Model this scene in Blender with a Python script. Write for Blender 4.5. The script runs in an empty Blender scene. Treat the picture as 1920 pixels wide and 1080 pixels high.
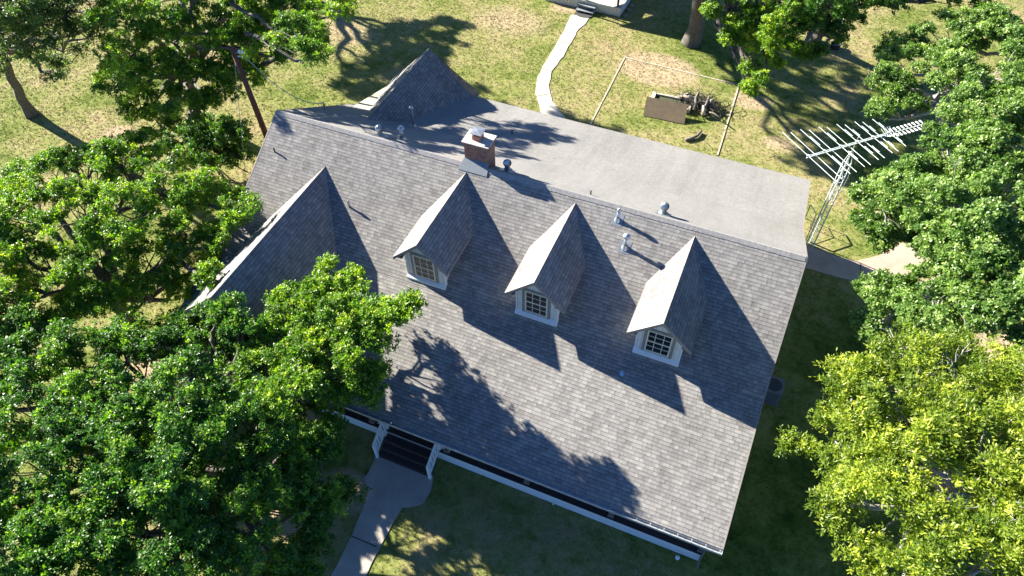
import bpy, math, random
import numpy as np
from mathutils import Vector, Matrix, Euler
random.seed(7); rng = np.random.default_rng(7)
C = bpy.context.scene.collection
SC = bpy.context.scene
# ------------------------------------------------------------------ camera, sky, sun
CAM = np.array([18.846, -18.794, 25.342]); F_PX = 1342.85
cam_d = bpy.data.cameras.new('camera'); cam = bpy.data.objects.new('camera', cam_d); C.objects.link(cam)
cam.location = CAM; cam.rotation_euler = Euler((0.68523, 0.01117, 0.39986), 'XYZ')
cam_d.sensor_width = 36; cam_d.lens = 36*F_PX/1920; cam_d.clip_start = .1; cam_d.clip_end = 2000
SC.camera = cam
RM = np.array(cam.rotation_euler.to_matrix())
SUN = np.array([.890, -.184, -.4167])          # direction the light travels
world = bpy.data.worlds.new("World"); SC.world = world; world.use_nodes = True
wn = world.node_tree.nodes; wl = world.node_tree.links
sky = wn.new('ShaderNodeTexSky'); sky.sky_type = 'NISHITA'; sky.sun_disc = False
sky.sun_elevation = math.radians(24.6); sky.sun_rotation = math.atan2(-SUN[0], -SUN[1])
bg = wn['Background']; bg.inputs[1].default_value = .05
sky.ozone_density = 4.0; sky.air_density = .62; sky.dust_density = .2
tn = wn.new('ShaderNodeMix'); tn.data_type = 'RGBA'; tn.blend_type = 'MULTIPLY'; tn.inputs[0].default_value = 1
tn.inputs[7].default_value = (.72, .95, 1.22, 1); wl.new(sky.outputs[0], tn.inputs[6]); wl.new(tn.outputs[2], bg.inputs[0])
sl = bpy.data.lights.new('sun', 'SUN'); sl.energy = 5.0; sl.angle = math.radians(.55); sl.color = (1, .945, .83)
so = bpy.data.objects.new('sun', sl); C.objects.link(so)
so.rotation_euler = Vector(SUN).to_track_quat('-Z', 'Y').to_euler()
SC.view_settings.view_transform = 'Standard'; SC.view_settings.look = 'None'
SC.view_settings.exposure = 2.17; SC.view_settings.gamma = 1
SC.render.engine = 'CYCLES'
SC.cycles.max_bounces = 6; SC.cycles.transparent_max_bounces = 4

# ------------------------------------------------------------------ helpers
def gp(px, py, z=0.0):
    """photo pixel (1920x1080) -> world point at height z"""
    d = RM @ np.array([(px-960)/F_PX, (540-py)/F_PX, -1.0])
    p = CAM + d*(z-CAM[2])/d[2]
    return (float(p[0]), float(p[1]), float(z))
def tag(o, label=None, cat=None, group=None, kind=None):
    if label: o['label'] = label
    if cat: o['category'] = cat
    if group: o['group'] = group
    if kind: o['kind'] = kind
    return o
def thing(name, loc, label, cat, group=None):
    o = bpy.data.objects.new(name, None); C.objects.link(o); o.location = loc; o.empty_display_size = .2
    return tag(o, label, cat, group)
def wpos(o):
    p = Vector((0, 0, 0))
    while o is not None:
        p += Vector(o.location); o = o.parent
    return p
class MB:
    def __init__(s): s.v = []; s.f = []; s.uv = []
    def poly(s, pts, uv=None):
        n = len(s.v); s.v += [tuple(map(float, p)) for p in pts]; s.f.append(list(range(n, n+len(pts))))
        s.uv.append(uv or [(0, 0)]*len(pts)); return s
    def box(s, x0, x1, y0, y1, z0, z1, M=None):
        c = [(x0,y0,z0),(x1,y0,z0),(x1,y1,z0),(x0,y1,z0),(x0,y0,z1),(x1,y0,z1),(x1,y1,z1),(x0,y1,z1)]
        if M is not None: c = [tuple(M @ Vector(p)) for p in c]
        for q in ((3,2,1,0),(4,5,6,7),(0,1,5,4),(1,2,6,5),(2,3,7,6),(3,0,4,7)):
            P = [c[i] for i in q]
            a = (Vector(P[1])-Vector(P[0])).length; b = (Vector(P[2])-Vector(P[1])).length
            s.poly(P, [(0,0),(a,0),(a,b),(0,b)])
        return s
    def bar(s, a, b, w, h=None):
        """rectangular bar from a to b"""
        a = Vector(a); b = Vector(b); h = h or w; d = b-a; L = d.length
        q = d.to_track_quat('X', 'Z'); M = Matrix.Translation(a) @ q.to_matrix().to_4x4()
        return s.box(0, L, -w/2, w/2, -h/2, h/2, M)
    def tube(s, pts, rad, n=8, cap=True):
        pts = [Vector(p) for p in pts]
        if not hasattr(rad, '__len__'): rad = [rad]*len(pts)
        rings = []
        for i, p in enumerate(pts):
            d = (pts[min(i+1, len(pts)-1)]-pts[max(i-1, 0)]).normalized()
            up = Vector((0, 0, 1)) if abs(d.z) < .95 else Vector((1, 0, 0))
            e1 = d.cross(up).normalized(); e2 = e1.cross(d)
            base = len(s.v)
            for k in range(n):
                t = 2*math.pi*k/n
                s.v.append(tuple(p+(e1*math.cos(t)+e2*math.sin(t))*rad[i]))
            rings.append(base)
        for i in range(len(rings)-1):
            for k in range(n):
                a, b = rings[i], rings[i+1]; k2 = (k+1) % n
                s.f.append([a+k, b+k, b+k2, a+k2]); s.uv.append([(0, 0)]*4)
        if cap:
            s.f.append([rings[0]+k for k in range(n)]); s.uv.append([(0, 0)]*n)
            s.f.append([rings[-1]+n-1-k for k in range(n)]); s.uv.append([(0, 0)]*n)
        return s
    def lathe(s, c, prof, n=20):
        """prof: list of (r, z) about vertical axis at c"""
        c = Vector(c); rings = []
        for r, z in prof:
            b = len(s.v); r = max(r, .001)
            for k in range(n):
                t = 2*math.pi*k/n; s.v.append((c.x+r*math.cos(t), c.y+r*math.sin(t), c.z+z))
            rings.append(b)
        for i in range(len(rings)-1):
            for k in range(n):
                a, b = rings[i], rings[i+1]; k2 = (k+1) % n
                s.f.append([a+k, a+k2, b+k2, b+k]); s.uv.append([(0, 0)]*4)
        return s
    def extrude(s, pts, vec):
        pts = [Vector(p) for p in pts]; vec = Vector(vec); n = len(pts)
        s.poly(pts); s.poly([p+vec for p in reversed(pts)])
        for i in range(n):
            a, b = pts[i], pts[(i+1) % n]; s.poly([a, a+vec, b+vec, b], [(0,0),(0,vec.length),((b-a).length,vec.length),((b-a).length,0)])
        return s
    def build(s, name, mat, parent=None, smooth=False, bevel=0):
        me = bpy.data.meshes.new(name); me.from_pydata(s.v, [], s.f)
        ul = me.uv_layers.new(name='UVMap'); flat = [c for f in s.uv for p in f for c in p]
        ul.data.foreach_set('uv', flat)
        me.materials.append(mat)
        if smooth: me.polygons.foreach_set('use_smooth', [True]*len(me.polygons))
        me.update(); o = bpy.data.objects.new(name, me); C.objects.link(o)
        if parent is not None:
            o.parent = parent; w = wpos(parent)
            for v in me.vertices: v.co -= w
        else:
            vs = np.array(s.v); loc = Vector((float(vs[:,0].mean()), float(vs[:,1].mean()), float(vs[:,2].min())))
            for v in me.vertices: v.co -= loc
            o.location = loc
        if bevel:
            m = o.modifiers.new('bevel', 'BEVEL'); m.width = bevel; m.segments = 2; m.limit_method = 'ANGLE'
        return o
def slab(mb, pts, th=.1, uax=(1, 0, 0)):
    """roof plane: polygon with metric uv, thickness straight down; uv v runs up the slope"""
    P = [Vector(p) for p in pts]; n = (P[1]-P[0]).cross(P[2]-P[0]).normalized()
    if n.z < 0: P.reverse(); n = -n
    ua = Vector(uax); va = n.cross(ua).normalized()
    if va.z < 0: va = -va
    uv = [(p.dot(ua)+50, p.dot(va)+50) for p in P]
    mb.poly(P, uv); mb.poly([p-Vector((0, 0, th)) for p in reversed(P)], list(reversed(uv)))
    m = len(P)
    for i in range(m):
        a, b = P[i], P[(i+1) % m]; d = Vector((0, 0, -th)); mb.poly([b, a, a+d, b+d])
    return mb

# ------------------------------------------------------------------ materials
def newmat(name):
    m = bpy.data.materials.new(name); m.use_nodes = True
    return m, m.node_tree.nodes, m.node_tree.links, m.node_tree.nodes['Principled BSDF']
class G:
    """tiny node helper"""
    def __init__(s, m): s.n = m.node_tree.nodes; s.l = m.node_tree.links
    def put(s, sock, v):
        if hasattr(v, 'links') or isinstance(v, bpy.types.NodeSocket): s.l.new(v, sock)
        else: sock.default_value = v
    def math(s, op, a, b=0.0, c=0.0):
        n = s.n.new('ShaderNodeMath'); n.operation = op
        s.put(n.inputs[0], a); s.put(n.inputs[1], b)
        if op in ('MULTIPLY_ADD', 'SMOOTH_MIN', 'COMPARE'): s.put(n.inputs[2], c)
        return n.outputs[0]
    def noise(s, vec, scale, detail=3, rough=.6, out='Fac', dist=0):
        n = s.n.new('ShaderNodeTexNoise'); n.inputs['Scale'].default_value = scale
        n.inputs['Detail'].default_value = detail; n.inputs['Roughness'].default_value = rough
        n.inputs['Distortion'].default_value = dist
        if vec is not None: s.l.new(vec, n.inputs['Vector'])
        return n.outputs[out]
    def ramp(s, fac, stops, interp='LINEAR'):
        n = s.n.new('ShaderNodeValToRGB'); n.color_ramp.interpolation = interp
        e = n.color_ramp.elements
        while len(e) < len(stops): e.new(.5)
        for i, (p, c) in enumerate(stops):
            e[i].position = p; e[i].color = (c[0], c[1], c[2], 1) if hasattr(c, '__len__') else (c, c, c, 1)
        s.put(n.inputs[0], fac); return n.outputs[0]
    def mix(s, f, a, b, mode='MIX'):
        n = s.n.new('ShaderNodeMix'); n.data_type = 'RGBA'; n.blend_type = mode
        s.put(n.inputs[0], f)
        for sock, v in ((n.inputs[6], a), (n.inputs[7], b)):
            if isinstance(v, tuple): sock.default_value = (v[0], v[1], v[2], 1)
            else: s.put(sock, v)
        return n.outputs[2]
    def wn1(s, w):
        n = s.n.new('ShaderNodeTexWhiteNoise'); n.noise_dimensions = '1D'; s.put(n.inputs['W'], w); return n.outputs['Value']
    def wn2(s, x, y):
        c = s.n.new('ShaderNodeCombineXYZ'); s.put(c.inputs[0], x); s.put(c.inputs[1], y)
        n = s.n.new('ShaderNodeTexWhiteNoise'); n.noise_dimensions = '2D'; s.l.new(c.outputs[0], n.inputs['Vector']); return n.outputs['Value']
    def bump(s, h, strength=.5, dist=.01):
        n = s.n.new('ShaderNodeBump'); n.inputs['Strength'].default_value = strength; n.inputs['Distance'].default_value = dist
        s.l.new(h, n.inputs['Height']); return n.outputs[0]
    def pos(s): return s.n.new('ShaderNodeNewGeometry').outputs['Position']
    def uv(s):
        u = s.n.new('ShaderNodeUVMap'); u.uv_map = 'UVMap'
        p = s.n.new('ShaderNodeSeparateXYZ'); s.l.new(u.outputs[0], p.inputs[0]); return p.outputs[0], p.outputs[1], u.outputs[0]

def shingle_mat(name, contrast=1.0, line=1.0, tone=1.0, row=.133, grain=.6):
    m, n, l, b = newmat(name); g = G(m); U, V, UV = g.uv()
    rf = g.math('DIVIDE', V, row); r = g.math('FLOOR', rf); fr = g.math('SUBTRACT', rf, r)
    off = g.math('MULTIPLY', g.wn1(r), 7.3)
    def cells(width, seed):
        x = g.math('ADD', g.math('DIVIDE', U, width), g.math('ADD', off, seed))
        wob = g.math('MULTIPLY', g.math('SINE', g.math('MULTIPLY', x, 2.7)), .22)
        x = g.math('ADD', x, wob); c = g.math('FLOOR', x); return c, g.math('SUBTRACT', x, c)
    c1, f1 = cells(.17, 0.0); c2, f2 = cells(.30, 3.7)
    a = g.wn2(c1, r); bb = g.wn2(c2, g.math('ADD', r, 91.0))
    v = g.math('ADD', g.math('MULTIPLY', a, .62), g.math('MULTIPLY', bb, .38))
    s = contrast; t = tone
    col = g.ramp(v, [(0.06, (.172*t, .162*t, .153*t)), (.38, (.210*t, .199*t, .188*t)), (.6, (.238*t, .227*t, .213*t)), (.94, (.284*t, .272*t, .250*t))])
    base = (.216*t, .208*t, .195*t)
    col = g.mix(s, base, col)
    # overlap line at the lower edge of each course and thin joints between tabs
    ln = g.ramp(fr, [(0.0, 1.04), (.74, 1.0), (.84, .60), (1.0, .48)])
    col = g.mix(.85*line, col, g.mix(1.0, col, ln, 'MULTIPLY'))
    jt = g.ramp(f1, [(0, .52), (.07, .60), (.14, 1), (1, 1)])
    col = g.mix(.6*line, col, g.mix(1.0, col, jt, 'MULTIPLY'))
    big = g.noise(g.pos(), .45, 4, .6); col = g.mix(.5, col, g.mix(1.0, col, g.ramp(big, [(.3, .86), (.7, 1.14)]), 'MULTIPLY'))
    mp = n.new('ShaderNodeMapping'); mp.inputs['Scale'].default_value = (1.6, .13, 1); l.new(UV, mp.inputs[0])
    stk = g.noise(mp.outputs[0], 1.0, 4, .65); col = g.mix(.8, col, g.mix(1.0, col, g.ramp(stk, [(.35, .88), (.5, 1.0), (.68, 1.09)]), 'MULTIPLY'))
    fine = g.noise(UV, 60, 2, .7); col = g.mix(.8, col, g.mix(1.0, col, g.ramp(fine, [(.3, .72), (.7, 1.28)]), 'MULTIPLY'))
    med = g.noise(UV, 7, 3, .6); mott = g.noise(UV, 16, 3, .75); col = g.mix(grain-.6, col, g.mix(1.0, col, g.ramp(mott, [(.3, .70), (.7, 1.28)]), 'MULTIPLY')); col = g.mix(.6, col, g.mix(1.0, col, g.ramp(med, [(.3, .85), (.7, 1.15)]), 'MULTIPLY'))
    l.new(col, b.inputs['Base Color']); b.inputs['Roughness'].default_value = .95
    b.inputs['Specular IOR Level'].default_value = .15
    h = g.math('ADD', g.math('MULTIPLY', g.math('SUBTRACT', 1.0, fr), .7*line), g.math('ADD', g.math('MULTIPLY', fine, .35), g.math('MULTIPLY', a, .35*line)))
    l.new(g.bump(h, .8, .012), b.inputs['Normal'])
    return m
def plain(name, col, rough=.7, metal=0, var=.12, scale=6, bump=0.1, bs=30):
    m, n, l, b = newmat(name); g = G(m); tc = n.new('ShaderNodeTexCoord').outputs['Object']
    nz = g.noise(tc, scale, 4, .65); fine = g.noise(tc, bs, 3, .6)
    c = g.mix(1.0, col, g.ramp(nz, [(.25, 1-var*1.6), (.75, 1+var)]), 'MULTIPLY')
    l.new(c, b.inputs['Base Color']); b.inputs['Roughness'].default_value = rough; b.inputs['Metallic'].default_value = metal
    if bump: l.new(g.bump(fine, bump, .01), b.inputs['Normal'])
    return m
def siding_mat(name, col, pitch=.15, vertical=False):
    m, n, l, b = newmat(name); g = G(m)
    tc = n.new('ShaderNodeTexCoord').outputs['Object']
    sp = n.new('ShaderNodeSeparateXYZ'); l.new(tc, sp.inputs[0])
    z = g.math('DIVIDE', sp.outputs[0] if vertical else sp.outputs[2], pitch); fr = g.math('FRACT', g.math('ADD', z, 50.0))
    c = g.mix(1.0, col, g.ramp(fr, [(0, .5), (.06, .6), (.1, 1), (1, 1)]), 'MULTIPLY')
    nz = g.noise(tc, 3, 4, .65); c = g.mix(1.0, c, g.ramp(nz, [(.3, .88), (.7, 1.06)]), 'MULTIPLY')
    l.new(c, b.inputs['Base Color']); b.inputs['Roughness'].default_value = .6
    l.new(g.bump(fr, .4, .01), b.inputs['Normal']); return m
def brick_mat(name):
    m, n, l, b = newmat(name); g = G(m)
    tc = n.new('ShaderNodeTexCoord').outputs['Object']; geo = n.new('ShaderNodeNewGeometry')
    sp = n.new('ShaderNodeSeparateXYZ'); l.new(tc, sp.inputs[0])
    cb = n.new('ShaderNodeCombineXYZ'); l.new(g.math('ADD', sp.outputs[0], sp.outputs[1]), cb.inputs[0]); l.new(sp.outputs[2], cb.inputs[1])
    br = n.new('ShaderNodeTexBrick'); l.new(cb.outputs[0], br.inputs[0])
    br.inputs['Scale'].default_value = 1; br.inputs['Brick Width'].default_value = .2; br.inputs['Row Height'].default_value = .057
    br.inputs['Mortar Size'].default_value = .006; br.inputs['Color1'].default_value = (.17, .055, .04, 1)
    br.inputs['Color2'].default_value = (.32, .13, .09, 1); br.inputs['Mortar'].default_value = (.30, .24, .20, 1)
    br.offset = .5; br.inputs['Bias'].default_value = -.1
    c = g.mix(1.0, br.outputs['Color'], g.ramp(g.noise(tc, 9, 4, .7), [(.3, .65), (.7, 1.25)]), 'MULTIPLY')
    l.new(c, b.inputs['Base Color']); b.inputs['Roughness'].default_value = .9
    l.new(g.bump(br.outputs['Fac'], -.4, .01), b.inputs['Normal']); return m
def concrete_mat(name, col=(.42, .38, .33)):
    m, n, l, b = newmat(name); g = G(m); P = g.pos()
    c = g.mix(1.0, col, g.ramp(g.noise(P, .9, 5, .65), [(.3, .78), (.7, 1.12)]), 'MULTIPLY')
    c = g.mix(1.0, c, g.ramp(g.noise(P, 45, 3, .7), [(.3, .85), (.7, 1.12)]), 'MULTIPLY')
    st = g.ramp(g.noise(P, 2.6, 5, .7, dist=.6), [(.56, 0.0), (.72, 1.0)])
    c = g.mix(g.math('MULTIPLY', st, .35), c, (.25, .2, .14))
    l.new(c, b.inputs['Base Color']); b.inputs['Roughness'].default_value = .9
    l.new(g.bump(g.noise(P, 40, 3, .7), .3, .01), b.inputs['Normal']); return m
def lawn_color(g):
    P = g.pos()
    big = g.noise(P, .16, 3, .55, dist=.4); mid = g.noise(P, .62, 5, .7, dist=.3); sm = g.noise(P, 2.6, 5, .78); fine = g.noise(P, 13, 3, .8)
    v = g.math('ADD', g.math('ADD', g.math('MULTIPLY', big, .45), g.math('MULTIPLY', mid, .38)), g.math('MULTIPLY', sm, .28))
    sp = g.n.new('ShaderNodeSeparateXYZ'); g.l.new(P, sp.inputs[0])
    # greener grass right of the house, with the house's shade darkened into its colour
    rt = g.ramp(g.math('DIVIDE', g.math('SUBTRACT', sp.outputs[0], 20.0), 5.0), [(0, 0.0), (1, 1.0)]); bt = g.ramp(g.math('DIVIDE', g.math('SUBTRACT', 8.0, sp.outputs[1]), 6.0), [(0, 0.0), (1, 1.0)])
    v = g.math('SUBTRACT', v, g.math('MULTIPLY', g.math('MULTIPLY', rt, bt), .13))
    col = g.ramp(v, [(.33, (.045, .085, .016)), (.395, (.085, .13, .022)), (.475, (.16, .20, .045)), (.535, (.24, .255, .08)), (.59, (.31, .285, .12)), (.68, (.38, .305, .165))])
    col = g.mix(1.0, col, g.ramp(fine, [(.25, .66), (.5, .89), (.75, 1.08)]), 'MULTIPLY')
    col = g.mix(1.0, col, g.ramp(sm, [(.3, .88), (.7, 1.1)]), 'MULTIPLY')
    return P, col, fine, sm
def ground_mat():
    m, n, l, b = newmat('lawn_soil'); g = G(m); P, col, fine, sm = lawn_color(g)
    # worn dirt patches with a fixed place
    sp = n.new('ShaderNodeSeparateXYZ'); l.new(P, sp.inputs[0])
    tot = None
    for (x, y, r, k) in DIRT:
        dx = g.math('DIVIDE', g.math('SUBTRACT', sp.outputs[0], x), r); dy = g.math('DIVIDE', g.math('SUBTRACT', sp.outputs[1], y), r*.7)
        d = g.math('ADD', g.math('MULTIPLY', dx, dx), g.math('MULTIPLY', dy, dy))
        e = g.math('MULTIPLY', g.math('SUBTRACT', 1.0, g.math('MINIMUM', d, 1.0)), k)
        tot = e if tot is None else g.math('MAXIMUM', tot, e)
    w = g.ramp(g.math('MULTIPLY', tot, g.math('ADD', sm, .5)), [(.25, 0.0), (.7, 1.0)])
    col = g.mix(w, col, g.mix(1.0, (.41, .315, .20), g.ramp(fine, [(.3, .75), (.7, 1.2)]), 'MULTIPLY'))
    l.new(col, b.inputs['Base Color']); b.inputs['Roughness'].default_value = 1; b.inputs['Specular IOR Level'].default_value = .05
    l.new(g.bump(g.math('ADD', fine, sm), .55, .025), b.inputs['Normal']); return m
def grass_mat():
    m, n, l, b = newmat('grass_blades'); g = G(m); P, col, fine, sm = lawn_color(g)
    at = n.new('ShaderNodeAttribute'); at.attribute_name = 'tint'
    col = g.mix(1.0, col, g.ramp(at.outputs['Fac'], [(0, (.76, .84, .68)), (.5, (.98, 1.04, .92)), (1, (1.22, 1.18, 1.08))]), 'MULTIPLY')
    l.new(col, b.inputs['Base Color']); b.inputs['Roughness'].default_value = .8; b.inputs['Specular IOR Level'].default_value = .1
    return m
def leaf_mat(name, dark, mid, light, rough=.42, trans=.40):
    m, n, l, b = newmat(name); g = G(m)
    at = n.new('ShaderNodeAttribute'); at.attribute_name = 'tint'
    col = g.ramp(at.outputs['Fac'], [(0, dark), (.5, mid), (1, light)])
    l.new(col, b.inputs['Base Color']); b.inputs['Roughness'].default_value = rough; b.inputs['Specular IOR Level'].default_value = .38
    tr = n.new('ShaderNodeBsdfTranslucent')
    tcol = g.mix(1.0, col, (1.4, 1.7, .5), 'MULTIPLY'); l.new(tcol, tr.inputs[0])
    mx = n.new('ShaderNodeMixShader'); mx.inputs[0].default_value = trans
    l.new(b.outputs[0], mx.inputs[1]); l.new(tr.outputs[0], mx.inputs[2])
    l.new(mx.outputs[0], n['Material Output'].inputs[0]); return m
def glass_mat(name):
    m, n, l, b = newmat(name); g = G(m)
    b.inputs['Base Color'].default_value = (.012, .015, .018, 1); b.inputs['Roughness'].default_value = .04
    tc = n.new('ShaderNodeTexCoord').outputs['Object']
    l.new(g.bump(g.noise(tc, 3, 1), .05, .02), b.inputs['Normal']); return m
DIRT = [(gp(1235, 130)[0], gp(1235, 130)[1], 3.0, 1.3), (gp(1190, 150)[0], gp(1190, 150)[1]+1, 1.2, .8), (gp(1460, 270)[0], gp(1460, 270)[1], 1.3, .8),
        (gp(1410, 190)[0], gp(1410, 190)[1], 1.6, .9), (gp(640, 60)[0], gp(640, 60)[1], 4, .6), (gp(650, 920)[0], gp(650, 920)[1], 1.6, 1.0),
        (gp(560, 960)[0], gp(560, 960)[1], 2, .9), (gp(225, 250)[0], gp(225, 250)[1], 1.3, 1.0), (gp(1060, 15)[0], gp(1060, 15)[1], 1.5, .8), (gp(960, 40)[0], gp(960, 40)[1], 4, .65),
        (gp(1750, 550)[0], gp(1750, 550)[1], 2, .8), (gp(310, 680)[0], gp(310, 680)[1], 2.5, .9), (gp(1890, 660)[0], gp(1890, 660)[1], 3, .8)]
M = dict(
    shingle=shingle_mat('asphalt_shingles'), shingle_back=shingle_mat('asphalt_shingles_low_slope', .22, .15, 1.06, grain=1.25),
    cap=plain('ridge_cap_shingle', (.285, .272, .258), .95, var=.2, scale=9, bump=.4, bs=80),
    trim=plain('taupe_trim', (.24, .21, .195), .6), white=plain('white_paint', (.70, .71, .71), .5, var=.06),
    siding=siding_mat('white_lap_siding', (.62, .62, .60), .2, True), cream=siding_mat('cream_lap_siding', (.62, .54, .36), .14),
    skirt=plain('porch_skirt_paint', (.66, .68, .69), .6, var=.06), deck=plain('porch_floor_paint', (.045, .035, .035), .6, var=.2),
    post=plain('porch_post_paint', (.17, .14, .13), .6), galv=plain('galvanised_metal', (.50, .53, .55), .38, .75, var=.18, scale=4, bump=.05),
    galvd=plain('weathered_zinc', (.30, .33, .36), .45, .6, var=.2), gut=plain('gutter_metal', (.42, .44, .45), .45, .2, var=.15),
    dark=plain('dark_metal', (.03, .032, .035), .5, .3), brick=brick_mat('red_brick'), mortar=plain('crown_mortar', (.52, .46, .38), .9, var=.25, scale=8, bump=.4),
    clay=plain('clay_flue', (.36, .15, .11), .85), wood=plain('pole_wood', (.13, .052, .032), .9, var=.3, scale=5, bump=.6, bs=40),
    conc=concrete_mat('concrete', (.40, .365, .315)), conc2=concrete_mat('pinkish_concrete', (.44, .34, .26)),
    ply=plain('weathered_plywood', (.125, .092, .055), .85, var=.2, scale=3, bump=.3, bs=60),
    timber=plain('bleached_timber', (.50, .44, .34), .85, var=.2, scale=3, bump=.3), log=plain('grey_dead_wood', (.15, .13, .11), .9, var=.45, scale=7, bump=.8, bs=25),
    logp=plain('pale_dead_wood', (.42, .36, .28), .9, var=.3, scale=7, bump=.6, bs=25),
    bark=plain('oak_bark', (.115, .10, .085), .95, var=.35, scale=6, bump=1.0, bs=14), barkp=plain('pale_bark', (.27, .25, .22), .9, var=.3, scale=6, bump=.8, bs=20),
    cable=plain('cable_sheath', (.35, .36, .37), .5, bump=0), alu=plain('antenna_aluminium', (.56, .62, .61), .45, .1, var=.06, bump=0),
    acm=plain('grey_enamel', (.16, .165, .17), .5, .1), stone=plain('tan_stone', (.30, .24, .19), .9, var=.3, bump=.5), rubber=plain('black_rubber', (.02, .02, .022), .8),
    bluep=plain('blue_plastic', (.25, .42, .6), .4, bump=0), wplast=plain('white_plastic', (.75, .78, .76), .4, bump=0), mat=plain('charcoal_mat', (.05, .05, .055), .95),
    glass=glass_mat('window_glass'), deckw=plain('pale_deck', (.42, .42, .38), .8, var=.1), curtain=plain('tan_blind', (.40, .27, .16), .8, var=.2))

# ------------------------------------------------------------------ ground and paths
def ground():
    n = 90; ext = 260
    xs = np.sign(np.linspace(-1, 1, n))*np.abs(np.linspace(-1, 1, n))**1.8*ext
    X, Y = np.meshgrid(xs+10, xs+5); r = np.hypot((X-10), (Y-5))
    Z = np.where(r > 45, .012*(r-45)*np.sin(X*.03+1)*np.cos(Y*.027), 0)
    mb = MB(); mb.v = [(float(a), float(b), float(c)) for a, b, c in zip(X.ravel(), Y.ravel(), Z.ravel())]
    mb.f = [[j*n+i, j*n+i+1, (j+1)*n+i+1, (j+1)*n+i] for j in range(n-1) for i in range(n-1)]; mb.uv = [[(0, 0)]*4 for _ in mb.f]
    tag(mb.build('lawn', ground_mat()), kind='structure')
ground()
def wobble(pts, step=.35, amp=.035):
    out = []; r = random.Random(3)
    for i in range(len(pts)):
        a = Vector(pts[i]); b = Vector(pts[(i+1) % len(pts)]); k = max(1, int((b-a).length/step))
        for j in range(k):
            p = a.lerp(b, j/k); out.append((p.x+r.uniform(-amp, amp), p.y+r.uniform(-amp, amp), p.z))
    return out
def sheet(name, pts2, mat, z=.03):
    mb = MB(); P = [Vector((p[0], p[1], z)) for p in wobble([(q[0], q[1], 0) for q in pts2])]
    mb.extrude([p for p in P], (0, 0, -z-.05)); return tag(mb.build(name, mat), kind='structure')
PB = [(1071,28),(1060,52),(1040,88),(1018,124),(1006,150),(1004,175),(1013,208),(1030,236),(1075,250),(1062,224),(1046,206),(1036,190),(1029,163),(1034,134),(1056,106),(1085,55),(1096,47),(1107,31)]
back_poly = [gp(*p) for p in PB]
PF = [(708,852),(683,900),(692,920),(660,1003),(640,1043),(590,1140),(668,1140),(687,1080),(705,1040),(727,997),(752,953),(773,950),(793,943),(807,920),(814,893)]
front_poly = [gp(*p) for p in PF]
PS = [(1500,455),(1523,464),(1572,482),(1601,490),(1650,478),(1676,458),(1720,452),(1850,462),(1990,470),(1990,520),(1850,505),(1735,500),(1700,516),(1692,537),(1647,537),(1612,531),(1560,517),(1500,499)]
side_poly = [gp(*p) for p in PS]
sheet('back_path', back_poly, concrete_mat('back_path_concrete', (.50, .46, .40)), .03)
sheet('front_path', front_poly, M['conc'], .03)
sheet('side_path', side_poly, M['conc2'], .028)
# expansion joints: thin grooves of soil lying in the concrete
for a, b in (((1015,127),(1036,134)), ((1005,180),(1030,176)), ((1046,75),(1073,84)), ((659,1005),(706,1025)), ((1614,494),(1612,530))):
    A = Vector(gp(a[0], a[1], .034)); B = Vector(gp(b[0], b[1], .034)); d = (B-A).normalized().cross(Vector((0,0,1)))*.018
    tag(MB().poly([A-d, B-d, B+d, A+d]).build('path_joint', M['rubber']), kind='structure')

# ------------------------------------------------------------------ the house
XW, L = 0.0, 21.6
m1, m0, m2, m3 = .5994, .282, .6168, .2727
W1, W0, Y1, Y2 = 4.372, 9.218, 4.19, 8.746
def rz(y):
    if y <= 0: a = -y; return 7-m1*min(a, W1)-m0*max(0, a-W1)
    return 7-m2*min(y, Y1)-m3*max(0, y-Y1)
house = thing('house', (10.8, 0, 0), 'long house with grey brown shingle roof, three dormers and a brick chimney', 'house')
mb = MB(); slab(mb, [(0, -W1, rz(-W1)), (L, -W1, rz(-W1)), (L, 0, 7), (0, 0, 7)], .12)
mb.build('front_roof', M['shingle'], house)
mb = MB(); slab(mb, [(0, -W0, rz(-W0)), (L, -W0, rz(-W0)), (L, -W1, rz(-W1)), (0, -W1, rz(-W1))], .12)
mb.build('porch_roof', M['shingle'], house)
mb = MB()
slab(mb, [(0, 0, 7), (L, 0, 7), (L, Y1, rz(Y1)), (0, Y1, rz(Y1))], .12)
slab(mb, [(0, Y1, rz(Y1)), (2.46, Y1, rz(Y1)), (2.46, 6.25, 7-m2*6.25), (0, 6.25, 7-m2*6.25)], .12)
slab(mb, [(2.46, Y1, rz(Y1)), (L, Y1, rz(Y1)), (L, Y2, rz(Y2)), (2.46, Y2, rz(Y2))], .12)
mb.build('back_roof', M['shingle_back'], house)
# ridge cap tabs
mb = MB(); x = 0.0; k = 0
while x < L-.05:
    x2 = min(x+.2, L); t = .012; w = .15; j = random.uniform(-.006, .006)
    for s, mm in ((-1, m1), (1, m2)):
        a = [(x, 0, 7.014+t), (x2, 0, 7.010), (x2, s*(w+j), 7.010-mm*(w+j)), (x, s*(w+j), 7.014+t-mm*(w+j))]
        if s < 0: a.reverse()
        mb.poly(a); 
        mb.poly([(x, 0, 7.014+t), (x, s*(w+j), 7.014+t-mm*(w+j)), (x, s*(w+j), 6.99-mm*(w+j)), (x, 0, 6.99)])
    x += .178
mb.build('ridge_cap', M['cap'], house)
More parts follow.
